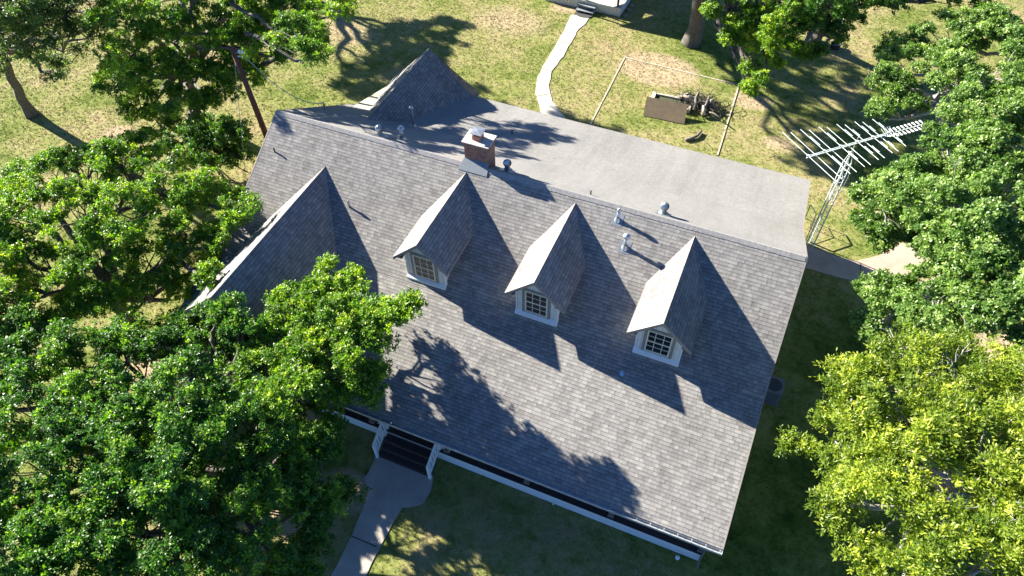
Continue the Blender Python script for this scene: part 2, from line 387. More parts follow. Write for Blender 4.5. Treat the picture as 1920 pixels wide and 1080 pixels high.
# rake trim boards (metal drip edge) on both ends
mb = MB()
for xx in (-.02, L-.02):
    for ya, yb in ((-W0, -W1), (-W1, 0), (0, Y1), (Y1, Y2)):
        if xx < 0 and ya == Y1: ya, yb = Y1, 6.25; za, zb = 7-m2*ya, 7-m2*yb
        else: za, zb = rz(ya), rz(yb)
        mb.extrude([(xx, ya, za+.006), (xx, yb, zb+.006), (xx, yb, zb-.2), (xx, ya, za-.2)], (.04, 0, 0))
mb.extrude([(2.46, Y2+.003, rz(Y2)-.005), (L, Y2+.003, rz(Y2)-.005), (L, Y2+.003, rz(Y2)-.2), (2.46, Y2+.003, rz(Y2)-.2)], (0, .025, 0))
mb.build('rake_trim', M['trim'], house)
# walls: prism following the roof underside
prof = [(-6.2, 0), (-6.2, rz(-6.2)-.16), (-W1, rz(-W1)-.16), (0, 6.84), (Y1, rz(Y1)-.16), (8.4, rz(8.4)-.16), (8.4, 0)]
MB().extrude([(.35, a, b) for a, b in prof], (20.9, 0, 0)).build('wall', M['cream'], house)
# --- back wing gable
wx, wr, wz, wp, wy = 2.465, 2.394, 5.35, .9744, 8.72
mb = MB()
slab(mb, [(wx, 2.2, wz), (wx, wy, wz), (wx+wr, wy, wz-wp*wr), (wx+wr, 2.2, wz-wp*wr)], .1, (0, 1, 0))
slab(mb, [(wx, 2.2, wz), (wx, wy, wz), (wx-wr, wy, wz-wp*wr), (wx-wr, 2.2, wz-wp*wr)], .1, (0, 1, 0))
# keep only what stands above the main back roof (inner ends cut along the valleys)
mb = MB()
def gz(dx): return wz-wp*dx
def yv(z):   # y where the back roof has height z
    return (7-z)/m2 if z >= rz(Y1) else Y1+(rz(Y1)-z)/m3
def yvs(z): return (7-z)/m2
dxk = (wz-rz(Y1))/wp
slab(mb, [(wx, yv(wz), wz), (wx+dxk, Y1, gz(dxk)), (wx+wr, yv(gz(wr)), gz(wr)), (wx+wr, wy, gz(wr)), (wx, wy, wz)], .1, (0, 1, 0))
slab(mb, [(wx, yvs(wz), wz), (wx-wr, yvs(gz(wr)), gz(wr)), (wx-wr, wy, gz(wr)), (wx, wy, wz)], .1, (0, 1, 0))
mb.build('back_gable_roof', M['shingle'], house)
MB().extrude([(.4, 8.45, 0), (.4, 8.45, gz(2.07)-.13), (wx, 8.45, wz-.13), (4.5, 8.45, gz(2.04)-.13), (4.5, 8.45, 0)], (0, -4, 0)).build('wall', M['cream'], house)
mb = MB()
for s in (-1, 1):
    mb.extrude([(wx, wy+.002, wz+.01), (wx+s*wr, wy+.002, gz(wr)+.01), (wx+s*wr, wy+.002, gz(wr)-.18), (wx, wy+.002, wz-.18)], (0, .03, 0))
mb.build('rake_trim', M['trim'], house)
# --- front gable wing
gx, gzr, gpn, gy = 3.1, 6.144, .8994, -8.717
def fz(dx): return gzr-gpn*dx
def yf(z): return -(7-z)/m1 if z >= rz(-W1) else -W1-(rz(-W1)-z)/m0
dk = (gzr-rz(-W1))/gpn; GR, GL = 2.75, 1.91
mb = MB()
slab(mb, [(gx, yf(gzr), gzr), (gx+dk, -W1, fz(dk)), (gx+GR, yf(fz(GR)), fz(GR)), (gx+GR, gy, fz(GR)), (gx, gy, gzr)], .11, (0, 1, 0))
slab(mb, [(gx, yf(gzr), gzr), (gx-GL, yf(fz(GL)), fz(GL)), (gx-GL, gy, fz(GL)), (gx, gy, gzr)], .11, (0, 1, 0))
mb.build('front_gable_roof', M['shingle'], house)
MB().extrude([(gx-GL+.35, -8.35, 0), (gx+GR-.35, -8.35, 0), (gx+GR-.35, -8.35, fz(GR-.35)-.14), (gx, -8.35, gzr-.14), (gx-GL+.35, -8.35, fz(GL-.35)-.14)], (0, 2.4, 0)).build('wall', M['cream'], house)
mb = MB()
for s, w in ((-1, GL), (1, GR)):
    mb.extrude([(gx, gy-.003, gzr+.01), (gx+s*w, gy-.003, fz(w)+.01), (gx+s*w, gy-.003, fz(w)-.2), (gx, gy-.003, gzr-.2)], (0, -.03, 0))
mb.build('rake_trim', M['trim'], house)
# --- dormers
def dormer(xc, seed):
    yo, w, p, zr = -4.414, 1.096, .9793, 6.833; yi = -(7-zr)/m1; ze = zr-p*w; fy = -4.10; hw = .76
    zb = rz(fy)-.05
    def ye(z): return -(7-z)/m1
    mb = MB(); dx = hw; top = zr-.1
    front = [(xc-dx, fy, zb), (xc+dx, fy, zb), (xc+dx, fy, zr-p*dx-.11), (xc, fy, zr-.11), (xc-dx, fy, zr-p*dx-.11)]
    mb.extrude(front, (0, 3.0, 0))
    d = mb.build('dormer', M['siding'], house)
    mb = MB()
    for s in (-1, 1):
        slab(mb, [(xc, yi+.05, zr), (xc+s*w, ye(ze)+.05, ze), (xc+s*w, yo, ze), (xc, yo, zr)], .08, (0, 1, 0))
    mb.build('dormer_roof', M['shingle'], d)
    mb = MB()
    for s in (-1, 1):
        mb.extrude([(xc, yo-.002, zr+.008), (xc+s*w, yo-.002, ze+.008), (xc+s*w, yo-.002, ze-.14), (xc, yo-.002, zr-.14)], (0, -.028, 0))
        a, b = (xc+s*(w+.004), yo, ze-.01), (xc+s*(w+.004), ye(ze), ze-.01)
        mb.extrude([a, b, (b[0], b[1], b[2]-.1), (a[0], a[1], a[2]-.13)], (s*.018, 0, 0))
        # soffit return tucked under the eave
        mb.box(min(xc+s*hw+s*.004, xc+s*(w-.02)), max(xc+s*hw+s*.004, xc+s*(w-.02)), yo+.03, fy+.4, ze-.03, ze-.012)
    mb.build('fascia', M['trim'], d)
    # sill flashing where the face meets the shingles
    z0 = rz(-4.21)
    MB().extrude([(xc-.82, -4.235, z0-.03), (xc-.82, -4.235, z0+.07), (xc-.82, fy-.002, z0+.17), (xc-.82, fy-.002, z0-.03)], (1.64, 0, 0)).build('sill_flashing', M['white'], d)
    MB().box(xc-hw-.05, xc-hw-.004, fy-.03, fy+.1, zb, zr-p*hw-.2).build('corner_board', M['white'], d)
    MB().box(xc+hw+.004, xc+hw+.05, fy-.03, fy+.1, zb, zr-p*hw-.2).build('corner_board', M['white'], d)
    # window: taupe surround, cream sash frame, muntins, glass
    x0, x1, wz0, wz1 = xc-.45, xc+.41, 4.70, 5.86; t = .11
    mb = MB()
    mb.box(x0-t, x0, fy-.03, fy-.001, wz0-.1, wz1+.09).box(x1, x1+t, fy-.03, fy-.001, wz0-.1, wz1+.09)
    mb.box(x0, x1, fy-.029, fy-.001, wz1, wz1+.09).box(x0, x1, fy-.029, fy-.001, wz0-.1, wz0)
    mb.build('window_surround', M['trim'], d)
    f = .05; mb = MB(); yf0, yf1 = fy-.05, fy-.012
    mb.box(x0, x0+f, yf0, yf1, wz0, wz1).box(x1-f, x1, yf0, yf1, wz0, wz1).box(x0+f, x1-f, yf0, yf1, wz0, wz0+f).box(x0+f, x1-f, yf0, yf1, wz1-f, wz1)
    zm = (wz0+wz1)/2; mb.box(x0+f, x1-f, yf0+.003, yf1, zm-.025, zm+.025)
    for i in (1, 2):
        xx = x0+(x1-x0)*i/3; mb.box(xx-.011, xx+.011, yf0+.008, yf1, wz0+f, zm-.025).box(xx-.011, xx+.011, yf0+.008, yf1, zm+.025, wz1-f)
    for zz in ((wz0+f+zm-.025)/2, (wz1-f+zm+.025)/2): mb.box(x0+f, x1-f, yf0+.012, yf1-.004, zz-.010, zz+.010)
    mb.build('window_frame', plain('sash_paint', (.62, .60, .50), .5, var=.05), d)
    MB().poly([(x0+f, fy-.018, wz0+f), (x1-f, fy-.018, wz0+f), (x1-f, fy-.018, wz1-f), (x0+f, fy-.018, wz1-f)]).build('window_pane', BLIND if seed < 2 else M['glass'], d)
def blind_glass():
    m, n, l, b = newmat('glass_over_blind'); g = G(m)
    tc = n.new('ShaderNodeTexCoord').outputs['Object']; sp = n.new('ShaderNodeSeparateXYZ'); l.new(tc, sp.inputs[0])
    fr = g.math('FRACT', g.math('MULTIPLY', sp.outputs[2], 22.0))
    c = g.mix(1.0, (.075, .052, .035), g.ramp(fr, [(0, .45), (.2, .6), (.35, 1), (1, 1)]), 'MULTIPLY')
    c = g.mix(1.0, c, g.ramp(g.noise(tc, 3, 3), [(.3, .6), (.7, 1.2)]), 'MULTIPLY')
    l.new(c, b.inputs['Base Color']); b.inputs['Roughness'].default_value = .08; return m
BLIND = blind_glass()
for i in range(3): dormer(8.895+4.463*i, i)
# --- gutter with hangers
mb = MB(); gyo = -W0; zt = rz(-W0)-.035
gx0, gx1 = 5.95, L+.01
mb.box(gx0, gx1, gyo-.135, gyo-.005, zt-.12, zt-.105).box(gx0, gx1, gyo-.145, gyo-.13, zt-.12, zt+.0).box(gx0, gx1, gyo-.02, gyo-.004, zt-.12, zt-.005)
mb.box(gx1, gx1+.012, gyo-.145, gyo-.004, zt-.12, zt+.0)
gut = mb.build('gutter', M['gut'], house)
mb = MB(); mb.box(gx0, gx1, gyo-.152, gyo-.138, zt-.008, zt+.012); mb.build('gutter_lip', M['gut'], gut)
x = 6.4
while x < L: MB().box(x, x+.02, gyo-.15, gyo-.02, zt+.008, zt+.016).build('gutter_hanger', M['gut'], gut); x += .445
MB().box(0.01, L-.01, gyo+.0, gyo+.05, rz(-W0)-.3, rz(-W0)-.123).build('fascia', M['trim'], house)
# downspout at the right end of the porch
MB().tube([(L-.35, gyo-.07, zt-.12), (L-.35, gyo-.07, zt-.3), (L-.33, -8.75, zt-.6), (L-.33, -8.75, .25), (L-.33, -8.95, .12)], .04, 8).build('downspout', M['post'], house)
# --- porch
PX0, PX1, PY = 6.0, 21.3, -8.65
MB().box(PX0, PX1, PY-.03, -6.205, .59, .65).build('porch_floor', M['deck'], house)
MB().box(PX0, PX1-.0, PY, PY+.04, .02, .588).box(PX1-.04, PX1-.003, PY+.04, -6.21, .02, .588).build('porch_skirt', M['skirt'], house)
MB().box(PX0+.01, PX1-.01, PY-.034, PY-.031, .47, .645).build('porch_fascia', M['white'], house)
for xx in (8.35, 11.57, 14.80, 18.0, 21.2):
    zt2 = rz(-8.5)-.14
    MB().box(xx-.08, xx+.08, -8.58, -8.42, .652, zt2).box(xx-.11, xx+.11, -8.61, -8.39, .652, .8).build('porch_post', M['post'], house, bevel=.008)
MB().box(PX0, PX1, -8.6, -8.42, rz(-8.5)-.42, rz(-8.5)-.145).build('porch_beam', M['post'], house)
# porch door and windows on the front wall (in deep shade)
for xx in (8.6, 13.2, 16.4, 19.4):
    f = MB().box(xx-.55, xx+.55, -6.24, -6.203, 1.4, 2.9).build('window', M['white'], house)
    MB().box(xx-.47, xx+.47, -6.247, -6.241, 1.48, 2.82).build('window_pane', M['glass'], f)
d = MB().box(9.7, 10.7, -6.25, -6.203, .66, 2.75).build('door', M['trim'], house); MB().lathe((10.6, -6.29, 1.65), [(.0, -.03), (.035, 0), (.0, .03)], 10).build('handle', M['galv'], d)
# --- entry stairs
st = MB()
SX0, SX1 = 9.07, 11.2
for i, z in enumerate((.49, .33, .17)):
    y1 = PY-.035-.26*i; st.box(SX0, SX1, y1-.262, y1, z-.04, z)
stairs = st.build('stairs', M['deck'], house, bevel=.006)
mb = MB()
for i, z in enumerate((.65, .49, .33, .17)):
    y1 = PY-.035-.26*i+.0; mb.box(SX0+.01, SX1-.01, y1-.03 if i else PY-.05, y1-.012 if i else PY-.036, max(z-.16, .03), z-.045)
for xx in (SX0+.02, (2*SX0+SX1)/3, (SX0+2*SX1)/3, SX1-.06):
    mb.extrude([(xx, PY-.06, .02), (xx, PY-.06, .44), (xx, PY-.83, .10), (xx, PY-.83, .02)], (.04, 0, 0))
mb.build('stringer', plain('stair_wood', (.06, .04, .035), .8), stairs)
def stair_rail(x, flip):
    t = (x, PY+.1, 1.55); b = (x, -9.52, 1.0); mb = MB()
    mb.bar(t, b, .09, .05)
    mb.bar((x, PY+.1, .82), (x, -9.50, .28), .05, .07)
    mb.box(x-.05, x+.05, -9.56, -9.46, 0, 1.0).box(x-.05, x+.05, PY+.06, PY+.16, .65, 1.57)
    # short porch rail beside the opening
    s = 1 if flip else -1
    mb.box(min(x, x+s*.42), max(x, x+s*.42), PY+.07, PY+.14, 1.46, 1.51).box(min(x, x+s*.42), max(x, x+s*.42), PY+.08, PY+.13, .78, .83)
    r = mb.build('stair_railing', M['white'], house)
    for k in range(1, 6):
        f = k/6; y = (PY+.1)*(1-f)+(-9.52)*f; zt = 1.55*(1-f)+1.0*f; z0 = .82*(1-f)+.28*f
        MB().box(x-.02, x+.02, y-.04, y+.04, z0, zt-.02).build('baluster', M['white'], r)
    for k in (.14, .3): MB().box(x+s*k-.02, x+s*k+.02, PY+.09, PY+.12, .83, 1.46).build('baluster', M['white'], r)
stair_rail(9.02, False); stair_rail(11.28, True)
# --- chimney
cx0, cx1, cy0, cy1 = 8.66, 9.63, .12, .80
mb = MB(); mb.box(cx0, cx1, cy0, cy1, 6.2, 7.72)
for i, e in enumerate((.02, .04, .06)): mb.box(cx0-e, cx1+e, cy0-e, cy1+e, 7.66+.067*i+.06, 7.66+.067*(i+1)+.06)
ch = mb.build('chimney', M['brick'], house)
mb = MB(); e = .07; zt = 7.925
mb.box(cx0-e, cx1+e, cy0-e, cy1+e, zt, zt+.04); mb.build('chimney_crown', M['mortar'], ch, bevel=.01)
fx, fy_ = 9.10, .47
MB().box(fx-.17, fx+.17, fy_-.17, fy_+.17, zt+.042, zt+.24).build('flue', M['clay'], ch)
mb = MB(); mb.box(fx-.15, fx+.15, fy_-.15, fy_+.15, zt+.24, zt+.34); mb.build('spark_screen', M['dark'], ch)
mb = MB(); mb.box(fx-.23, fx+.23, fy_-.23, fy_+.23, zt+.34, zt+.365)
a = zt+.366; mb.poly([(fx-.23, fy_-.23, a), (fx+.23, fy_-.23, a), (fx, fy_, a+.025)]).poly([(fx+.23, fy_-.23, a), (fx+.23, fy_+.23, a), (fx, fy_, a+.025)]).poly([(fx+.23, fy_+.23, a), (fx-.23, fy_+.23, a), (fx, fy_, a+.025)]).poly([(fx-.23, fy_+.23, a), (fx-.23, fy_-.23, a), (fx, fy_, a+.025)])
mb.build('chimney_cap', M['galvd'], ch)
mb = MB(); mb.extrude([(cx0-.03, cy0-.003, 7.16), (cx1+.03, cy0-.003, 7.16), (cx1+.12, -.28, rz(-.28)+.03), (cx0-.12, -.28, rz(-.28)+.03)], (0, 0, -.025)); mb.build('flashing', plain('painted_flashing', (.17, .19, .21), .6), ch)
# --- roof vents
def turbine(x, y, s=1.0):
    z = rz(y); mb = MB(); mb.lathe((x, y, z-.15), [(.24*s, .13), (.15*s, .2), (.12*s, .24), (.12*s, .42*s+.05)], 18); mb.poly([(x-.3*s, y-.3*s, rz(y-.3*s)+.008), (x+.3*s, y-.3*s, rz(y-.3*s)+.008), (x+.3*s, y+.3*s, rz(y+.3*s)+.008), (x-.3*s, y+.3*s, rz(y+.3*s)+.008)])
    t = mb.build('roof_turbine', M['galvd'], house, smooth=False)
    c = Vector((x, y, z+.42*s)); R = .19*s; n = 22; mb = MB()
    for k in range(n):
        t0 = 2*math.pi*k/n; prev = None
        for j in range(9):
            ph = -math.pi/2*.62+(math.pi*.81)*j/8; r = R*math.cos(ph); zz = R*.95*math.sin(ph)
            p0 = c+Vector((r*math.cos(t0), r*math.sin(t0), zz)); r2 = r*.86; t1 = t0+2*math.pi/n*1.25
            p1 = c+Vector((r2*math.cos(t1), r2*math.sin(t1), zz))
            if prev: mb.poly([prev[0], prev[1], p1, p0])
            prev = (p0, p1)
    mb.build('turbine_vanes', M['galv'], t)
    MB().lathe(c, [(.001, R*1.0), (R*.35, R*.97), (R*.55, R*.82), (R*.55, R*.78)], 18).build('turbine_cap', M['galv'], t, smooth=True)
turbine(4.62, .52, .88); turbine(10.22, .62, .88); turbine(16.47, .55, .88)
def flue_pipe(x, y, h, r, cap, cone=True, rough='galv'):
    z = rz(y); mb = MB().tube([(x, y, z-.05), (x, y, z+h)], r, 12)
    p = mb.build('vent_pipe', M[rough], house, smooth=True)
    if cap: MB().lathe((x, y, z+h-.03), [(r*1.05, 0), (cap, .03), (cap*1.02, .09), (cap*.75, .15), (.001, .18)], 16).build('vent_cap', M['galv'], p, smooth=True)
    if cone:
        MB().lathe((x, y, z-.02), [(r*2.4, -.04), (r*1.2, .14)], 14).build('flashing', M['galv'], p)
        a = .2; MB().poly([(x-a, y-a, rz(y-a)+.008), (x+a, y-a, rz(y-a)+.008), (x+a, y+a, rz(y+a)+.008), (x-a, y+a, rz(y+a)+.008)]).build('flashing', M['galvd'], p)
flue_pipe(5.35, .98, .5, .07, .14); flue_pipe(4.12, 3.85, .95, .055, .10, rough='galvd')
flue_pipe(15.03, -.45, .42, .055, .07); flue_pipe(15.6, -1.22, .52, .06, .13)
flue_pipe(8.2, 5.8, .2, .03, 0, False, 'dark'); flue_pipe(13.7, .42, .2, .028, 0, False, 'dark'); flue_pipe(.66, -1.45, .22, .03, 0, False, 'dark')
flue_pipe(4.75, -2.55, .22, .035, .05, False, 'galvd')
z = rz(-5.03); MB().lathe((16.92, -5.03, z), [(.10, -.03), (.08, .03), (.02, .06), (.015, .2), (.001, .21)], 12).build('vent_pipe', M['bluep'], house)

# ------------------------------------------------------------------ utility pole and cable
pt = Vector((-2.85, 1.5, 8.42)); pb = Vector((-2.1, 1.2, 0))
pole = thing('utility_pole', tuple(pb), 'brown wooden utility pole behind the left end of the long roof', 'utility pole')
MB().tube([pb, pb.lerp(pt, .5), pt], [.16, .135, .115], 12).build('pole', M['wood'], pole, smooth=True)
mb = MB(); mb.tube([pt+Vector((.1, 0, -.25)), pt+Vector((.38, .12, -.2))], .025, 6); mb.tube([pt+Vector((.12, 0, -.4)), pt+Vector((.3, .05, -.42))], .03, 6); mb.build('bracket', M['galv'], pole)
for k in range(2): MB().lathe(pt+Vector((.25+.14*k, .08+.04*k, -.2)), [(.03, -.08), (.055, -.04), (.035, 0), (.055, .03), (.02, .08)], 10).build('insulator', M['wplast'], pole)
def sag(a, b, s, n=14):
    a = Vector(a); b = Vector(b); return [a.lerp(b, t/n)-Vector((0, 0, s*4*(t/n)*(1-t/n))) for t in range(n+1)]
tag(MB().tube(sag(pt+Vector((.35, .1, -.25)), (.5, 2.4, rz(2.4)+.35), .75), .017, 5).build('service_cable', M['cable']), 'grey cable sagging from the wooden pole down to the back left corner of the roof', 'cable')
ga = Vector(gp(470, 430)); tag(MB().tube([pt+Vector((0, -.1, -.6)), ga], .011, 5).build('guy_wire', M['cable']), 'thin straight wire running from the wooden pole down to the ground', 'wire')
MB().tube([(.5, 2.4, rz(2.4)-.05), (.5, 2.4, rz(2.4)+.4)], .03, 8).build('service_mast', M['galvd'], house)

# ------------------------------------------------------------------ antenna tower
T0 = Vector((22.62, 8.02, 0)); tw = thing('antenna_tower', tuple(T0), 'silver lattice mast carrying a television aerial at the right end of the roof', 'antenna')
legs = [Vector((-.16, -.09, 0)), Vector((.16, -.09, 0)), Vector((0, .19, 0))]; HT = 5.2
mb = MB()
for q in legs: mb.tube([T0+q, T0+q+Vector((0, 0, HT))], .03, 7)
legs_o = mb.build('mast_leg', M['alu'], tw)
mb = MB(); n = 15
for k in range(n):
    z0 = HT*k/n; z1 = HT*(k+1)/n
    for i in range(3):
        a, b = legs[i], legs[(i+1) % 3]
        if k % 2: a, b = b, a
        mb.tube([T0+a+Vector((0, 0, z0)), T0+b+Vector((0, 0, z1))], .008, 5, False)
mb.build('lattice', M['alu'], tw)
mb = MB()
for q in legs: mb.tube([T0+q+Vector((0, 0, HT)), T0+q*.25+Vector((0, 0, HT+.55))], .017, 6)
mb.build('mast_top', M['alu'], tw)
AZ = 6.6
MB().tube([T0+Vector((0, 0, 2.9)), T0+Vector((0, 0, AZ))], .024, 8).build('mast_pole', M['galv'], tw)
A0 = Vector(gp(1512, 296, AZ)); A1 = Vector(gp(1668, 251, AZ)); A2 = Vector(gp(1735, 231, AZ))
bd = (A1-A0); bl = bd.length; bd.normalize(); A2 = A0+bd*((A2-A0).dot(bd)); sd = Vector((-bd.y, bd.x, 0)); sd = (Vector(gp(1465, 247, AZ))-Vector(gp(1564, 338, AZ))).normalized()
mb = MB(); mb.bar(A0, A1, .035, .035); mb.bar(A0+Vector((0, 0, .09)), A1+Vector((0, 0, .09)), .03, .02); mb.bar(A1, A2, .03, .03)
boom = mb.build('boom', M['alu'], tw)
MB().tube([T0+Vector((.0, 0, 3.2)), T0+Vector((.28, .02, 3.6)), T0+Vector((.3, .05, 4.4)), T0+Vector((.02, 0, 5.9)), T0+Vector((0, 0, AZ))], .012, 5).build('lead_wire', M['cable'], tw)
nel = 11
for k in range(nel):
    f = k/(nel-1); c = A0.lerp(A1, f*.97+.01); hl = 1.62*(1-f)+.95*f
    hz = .012 if k % 2 else .10; c = c+Vector((0, 0, hz))
    swp = bd*(.0 if k == 0 else .10)
    mb = MB(); mb.tube([c, c+sd*hl], .0115, 5); mb.tube([c, c-sd*hl], .0115, 5)
    mb.box(c.x-.05, c.x+.05, c.y-.05, c.y+.05, c.z-.03, c.z+.03)
    if k in (2, 4, 6, 7, 8, 9, 10):    # short parallel stubs
        for s in (-1, 1): mb.tube([c+bd*.07+sd*s*.35, c+bd*.07+sd*s*(hl*.55+.15)], .011, 5)
    mb.build('element', M['alu'], tw)
for k in range(9):
    c = A1.lerp(A2, .12+.88*k/8.5); mb = MB()
    for s in (-1, 1):
        a = c+sd*s*.05; b = c+sd*s*.24; u = bd*.055
        mb.extrude([a-u*.3, a+u*.3, b+u, b+sd*s*.03, b-u], (0, 0, .012))
    mb.build('director', M['wplast'], tw)
mb = MB()
for k in range(5):
    c = A1-bd*.25+Vector((0, 0, .02)); u = bd*(.1*k)
    for s in (-1, 1): mb.tube([c+u+sd*s*.02+Vector((0, 0, s*.03)), c+u+sd*s*.28+Vector((0, 0, .12))], .008, 4)
mb.build('reflector', M['alu'], tw)
# handrail beside the side door
hr = thing('handrail', (22.4, 8.6, 0), 'short black metal handrail beside the foot of the lattice mast', 'handrail')
mb = MB(); q = [(22.15, 9.75, .95), (22.48, 9.2, .95), (22.42, 8.3, .62)]
mb.tube(q, .03, 8); mb.build('rail', M['dark'], hr)
for p in q: MB().tube([p, (p[0], p[1], 0)], .022, 8).build('post', M['dark'], hr)
mb = MB(); mb.tube([(p[0], p[1], p[2]-.4) for p in q], .015, 6); mb.build('lower_rail', M['dark'], hr)

# ------------------------------------------------------------------ air conditioner
ac = thing('air_conditioner', (22.33, -1.0, 0), 'dark grey outdoor air conditioning unit on the shaded grass against the right end wall', 'air conditioner')
ax0, ax1, ay0, ay1, ah = 21.95, 22.72, -1.42, -.64, .86
MB().box(ax0-.03, ax1+.03, ay0-.03, ay1+.03, 0, .06).build('pad', M['acm'], ac)
def rrect(x0, x1, y0, y1, r, z, n=5):
    P = []
    for cx, cy, t0 in ((x1-r, y1-r, 0), (x0+r, y1-r, 90), (x0+r, y0+r, 180), (x1-r, y0+r, 270)):
        for k in range(n+1): t = math.radians(t0+90*k/n); P.append((cx+r*math.cos(t), cy+r*math.sin(t), z))
    return P
P = rrect(ax0, ax1, ay0, ay1, .12, .07); mb = MB(); mb.extrude([Vector(p)+Vector((0, 0, ah-.12)) for p in P], (0, 0, -(ah-.12)+.0)); mb.build('casing', siding_mat('louvred_steel', (.10, .105, .115), .03), ac)
P = rrect(ax0, ax1, ay0, ay1, .12, ah-.04); mb = MB(); n = len(P); cxx, cyy = (ax0+ax1)/2, (ay0+ay1)/2; R = .31
n = 40; P = []
for k in range(n):
    t = 2*math.pi*k/n; q_ = (abs(math.cos(t))**7+abs(math.sin(t))**7)**(-1/7); P.append((cxx+(ax1-ax0)/2*q_*math.cos(t), cyy+(ay1-ay0)/2*q_*math.sin(t), ah-.04))
ring = [(cxx+R*math.cos(2*math.pi*k/n), cyy+R*math.sin(2*math.pi*k/n), ah-.04) for k in range(n)]
for i in range(n):
    j = (i+1) % n; mb.poly([P[i], P[j], ring[j], ring[i]]); mb.poly([(P[i][0], P[i][1], ah-.06), (P[j][0], P[j][1], ah-.06), P[j], P[i]]); mb.poly([ring[i], ring[j], (ring[j][0], ring[j][1], ah-.35), (ring[i][0], ring[i][1], ah-.35)])
mb.build('top_panel', M['acm'], ac)
MB().lathe((cxx, cyy, ah-.2), [(.3, 0), (.001, 0.0)], 20).build('fan_well', M['dark'], ac)
mb = MB(); mb.lathe((cxx, cyy, ah-.18), [(.08, 0), (.08, .08), (.001, .1)], 14)
for k in range(4):
    t = k*math.pi/2+.5; d = Vector((math.cos(t), math.sin(t), 0)); s = Vector((-d.y, d.x, 0)); c = Vector((cxx, cyy, ah-.13))
    mb.poly([c+d*.07-s*.03, c+d*.27-s*.1+Vector((0, 0, .02)), c+d*.27+s*.08-Vector((0, 0, .04)), c+d*.07+s*.05])
mb.build('fan', M['acm'], ac)
mb = MB()
for r in (.1, .17, .24): mb.tube([(cxx+r*math.cos(t*math.pi/12), cyy+r*math.sin(t*math.pi/12), ah-.03) for t in range(25)], .004, 4, False)
mb.build('grille', M['dark'], ac)

# ------------------------------------------------------------------ cottage at the back
ct = thing('cottage', (5.6, 25.5, 0), 'small pale building with raised porch and front steps at the top edge', 'cottage')
cA, cB = Vector((3.1, 24.25, 0)), Vector((8.12, 24.12, 0)); u = (cB-cA).normalized(); v = Vector((-u.y, u.x, 0))
def cp(a, b, z): p = cA+u*a+v*b; return (p.x, p.y, z)
W = (cB-cA).length
MB().extrude([cp(-.3, 0, .02), cp(W, 0, .02), cp(W, 2.2, .02), cp(-.3, 2.2, .02)], (0, 0, .56)).build('porch_skirt', siding_mat('pale_skirting', (.50, .50, .47), .25, True), ct)
MB().extrude([cp(-.33, -.04, .585), cp(W+.03, -.04, .585), cp(W+.03, 2.2, .585), cp(-.33, 2.2, .585)], (0, 0, .05)).build('porch_floor', M['deckw'], ct)
MB().extrude([cp(-.3, 2.22, 0), cp(W-.1, 2.22, 0), cp(W-.1, 7.5, 0), cp(-.3, 7.5, 0)], (0, 0, 2.9)).build('wall', M['siding'], ct)
for a in (W-.25, W*.45, .1):
    c = Vector(cp(a, .12, .64)); MB().box(c.x-.06, c.x+.06, c.y-.06, c.y+.06, .64, 2.85).build('porch_post', plain('dark_stained_wood', (.06, .035, .025), .8), ct)
mb = MB(); slab(mb, [cp(-.8, 0.05, 2.95), cp(W+.5, 0.05, 2.95), cp(W+.5, 4.6, 4.4), cp(-.8, 4.6, 4.4)], .12); slab(mb, [cp(-.8, 9.2, 2.95), cp(W+.5, 9.2, 2.95), cp(W+.5, 4.6, 4.4), cp(-.8, 4.6, 4.4)], .12); mb.build('roof', M['shingle'], ct)
s0 = 2.12; s1 = 3.35
mb = MB()
for k, (z, y) in enumerate(((.40, -.30), (.20, -.58))): mb.extrude([cp(s0, y, z), cp(s1, y, z), cp(s1, y+.30, z), cp(s0, y+.30, z)], (0, 0, -.05))
for a in (s0+.02, (s0+s1)/2, s1-.06): mb.extrude([cp(a, -.55, .02), cp(a, -.05, .02), cp(a, -.05, .34), cp(a, -.3, .34), cp(a, -.3, .15), cp(a, -.55, .15)], tuple(u*.04))
mb.build('steps', plain('grey_step_boards', (.20, .22, .24), .8), ct)
pm = [cp(2.72+.62*math.cos(t), -.62-.42*math.sin(t), .052) for t in [math.pi*k/12 for k in range(13)]]
tag(MB().extrude(pm, (0, 0, -.02)).build('doormat', M['mat']), 'dark half round mat on the pale path at the foot of the small steps', 'doormat')
for k, (px, py) in enumerate(((1173, 30), (1179, 20), (1184, 12))):
    p = Vector(gp(px, py, 0)); mb = MB(); mb.box(-.14, .14, -.1, .1, 0, .13, Matrix.Translation(p) @ Matrix.Rotation(.3+k*.5, 4, 'Z'))
    tag(mb.build('stone_block', M['stone'], bevel=.03), ['tan stone block nearest the viewer beside the cottage porch corner', 'middle tan stone block in the short row beside the cottage porch', 'farthest tan stone block in the row beside the cottage porch'][k], 'stone', 'stone blocks beside the cottage porch')

# ------------------------------------------------------------------ timber edged plot, plywood, brush
pl = thing('plot_edging', (13.5, 16, 0), 'square of thin pale timber boards edging the plot of lawn behind the house', 'garden edging')
E1, E2, E3, E4 = Vector(gp(1106, 236)), Vector(gp(1172, 108)), Vector(gp(1386, 160)), Vector(gp(1345, 292))
for a, b, h in ((E1, E2, .03), (E2, E3, .03), (E3, E4, .04)):
    n = 3
    for k in range(n):
        p = a.lerp(b, k/n+.002); q = a.lerp(b, (k+1)/n-.004); o = Vector((random.uniform(-.03, .03), random.uniform(-.03, .03), h/2)); o2 = Vector((random.uniform(-.03, .03), random.uniform(-.03, .03), h/2))
        MB().bar(p+o*Vector((.4,.4,1)), q+o2*Vector((.4,.4,1)), .07, h).build('board', M['timber'], pl)
q0, q1, q2, q3 = Vector(gp(1206, 217, .02)), Vector(gp(1283, 233, .02)), Vector(gp(1290, 194, .62)), Vector(gp(1213, 181, .62))
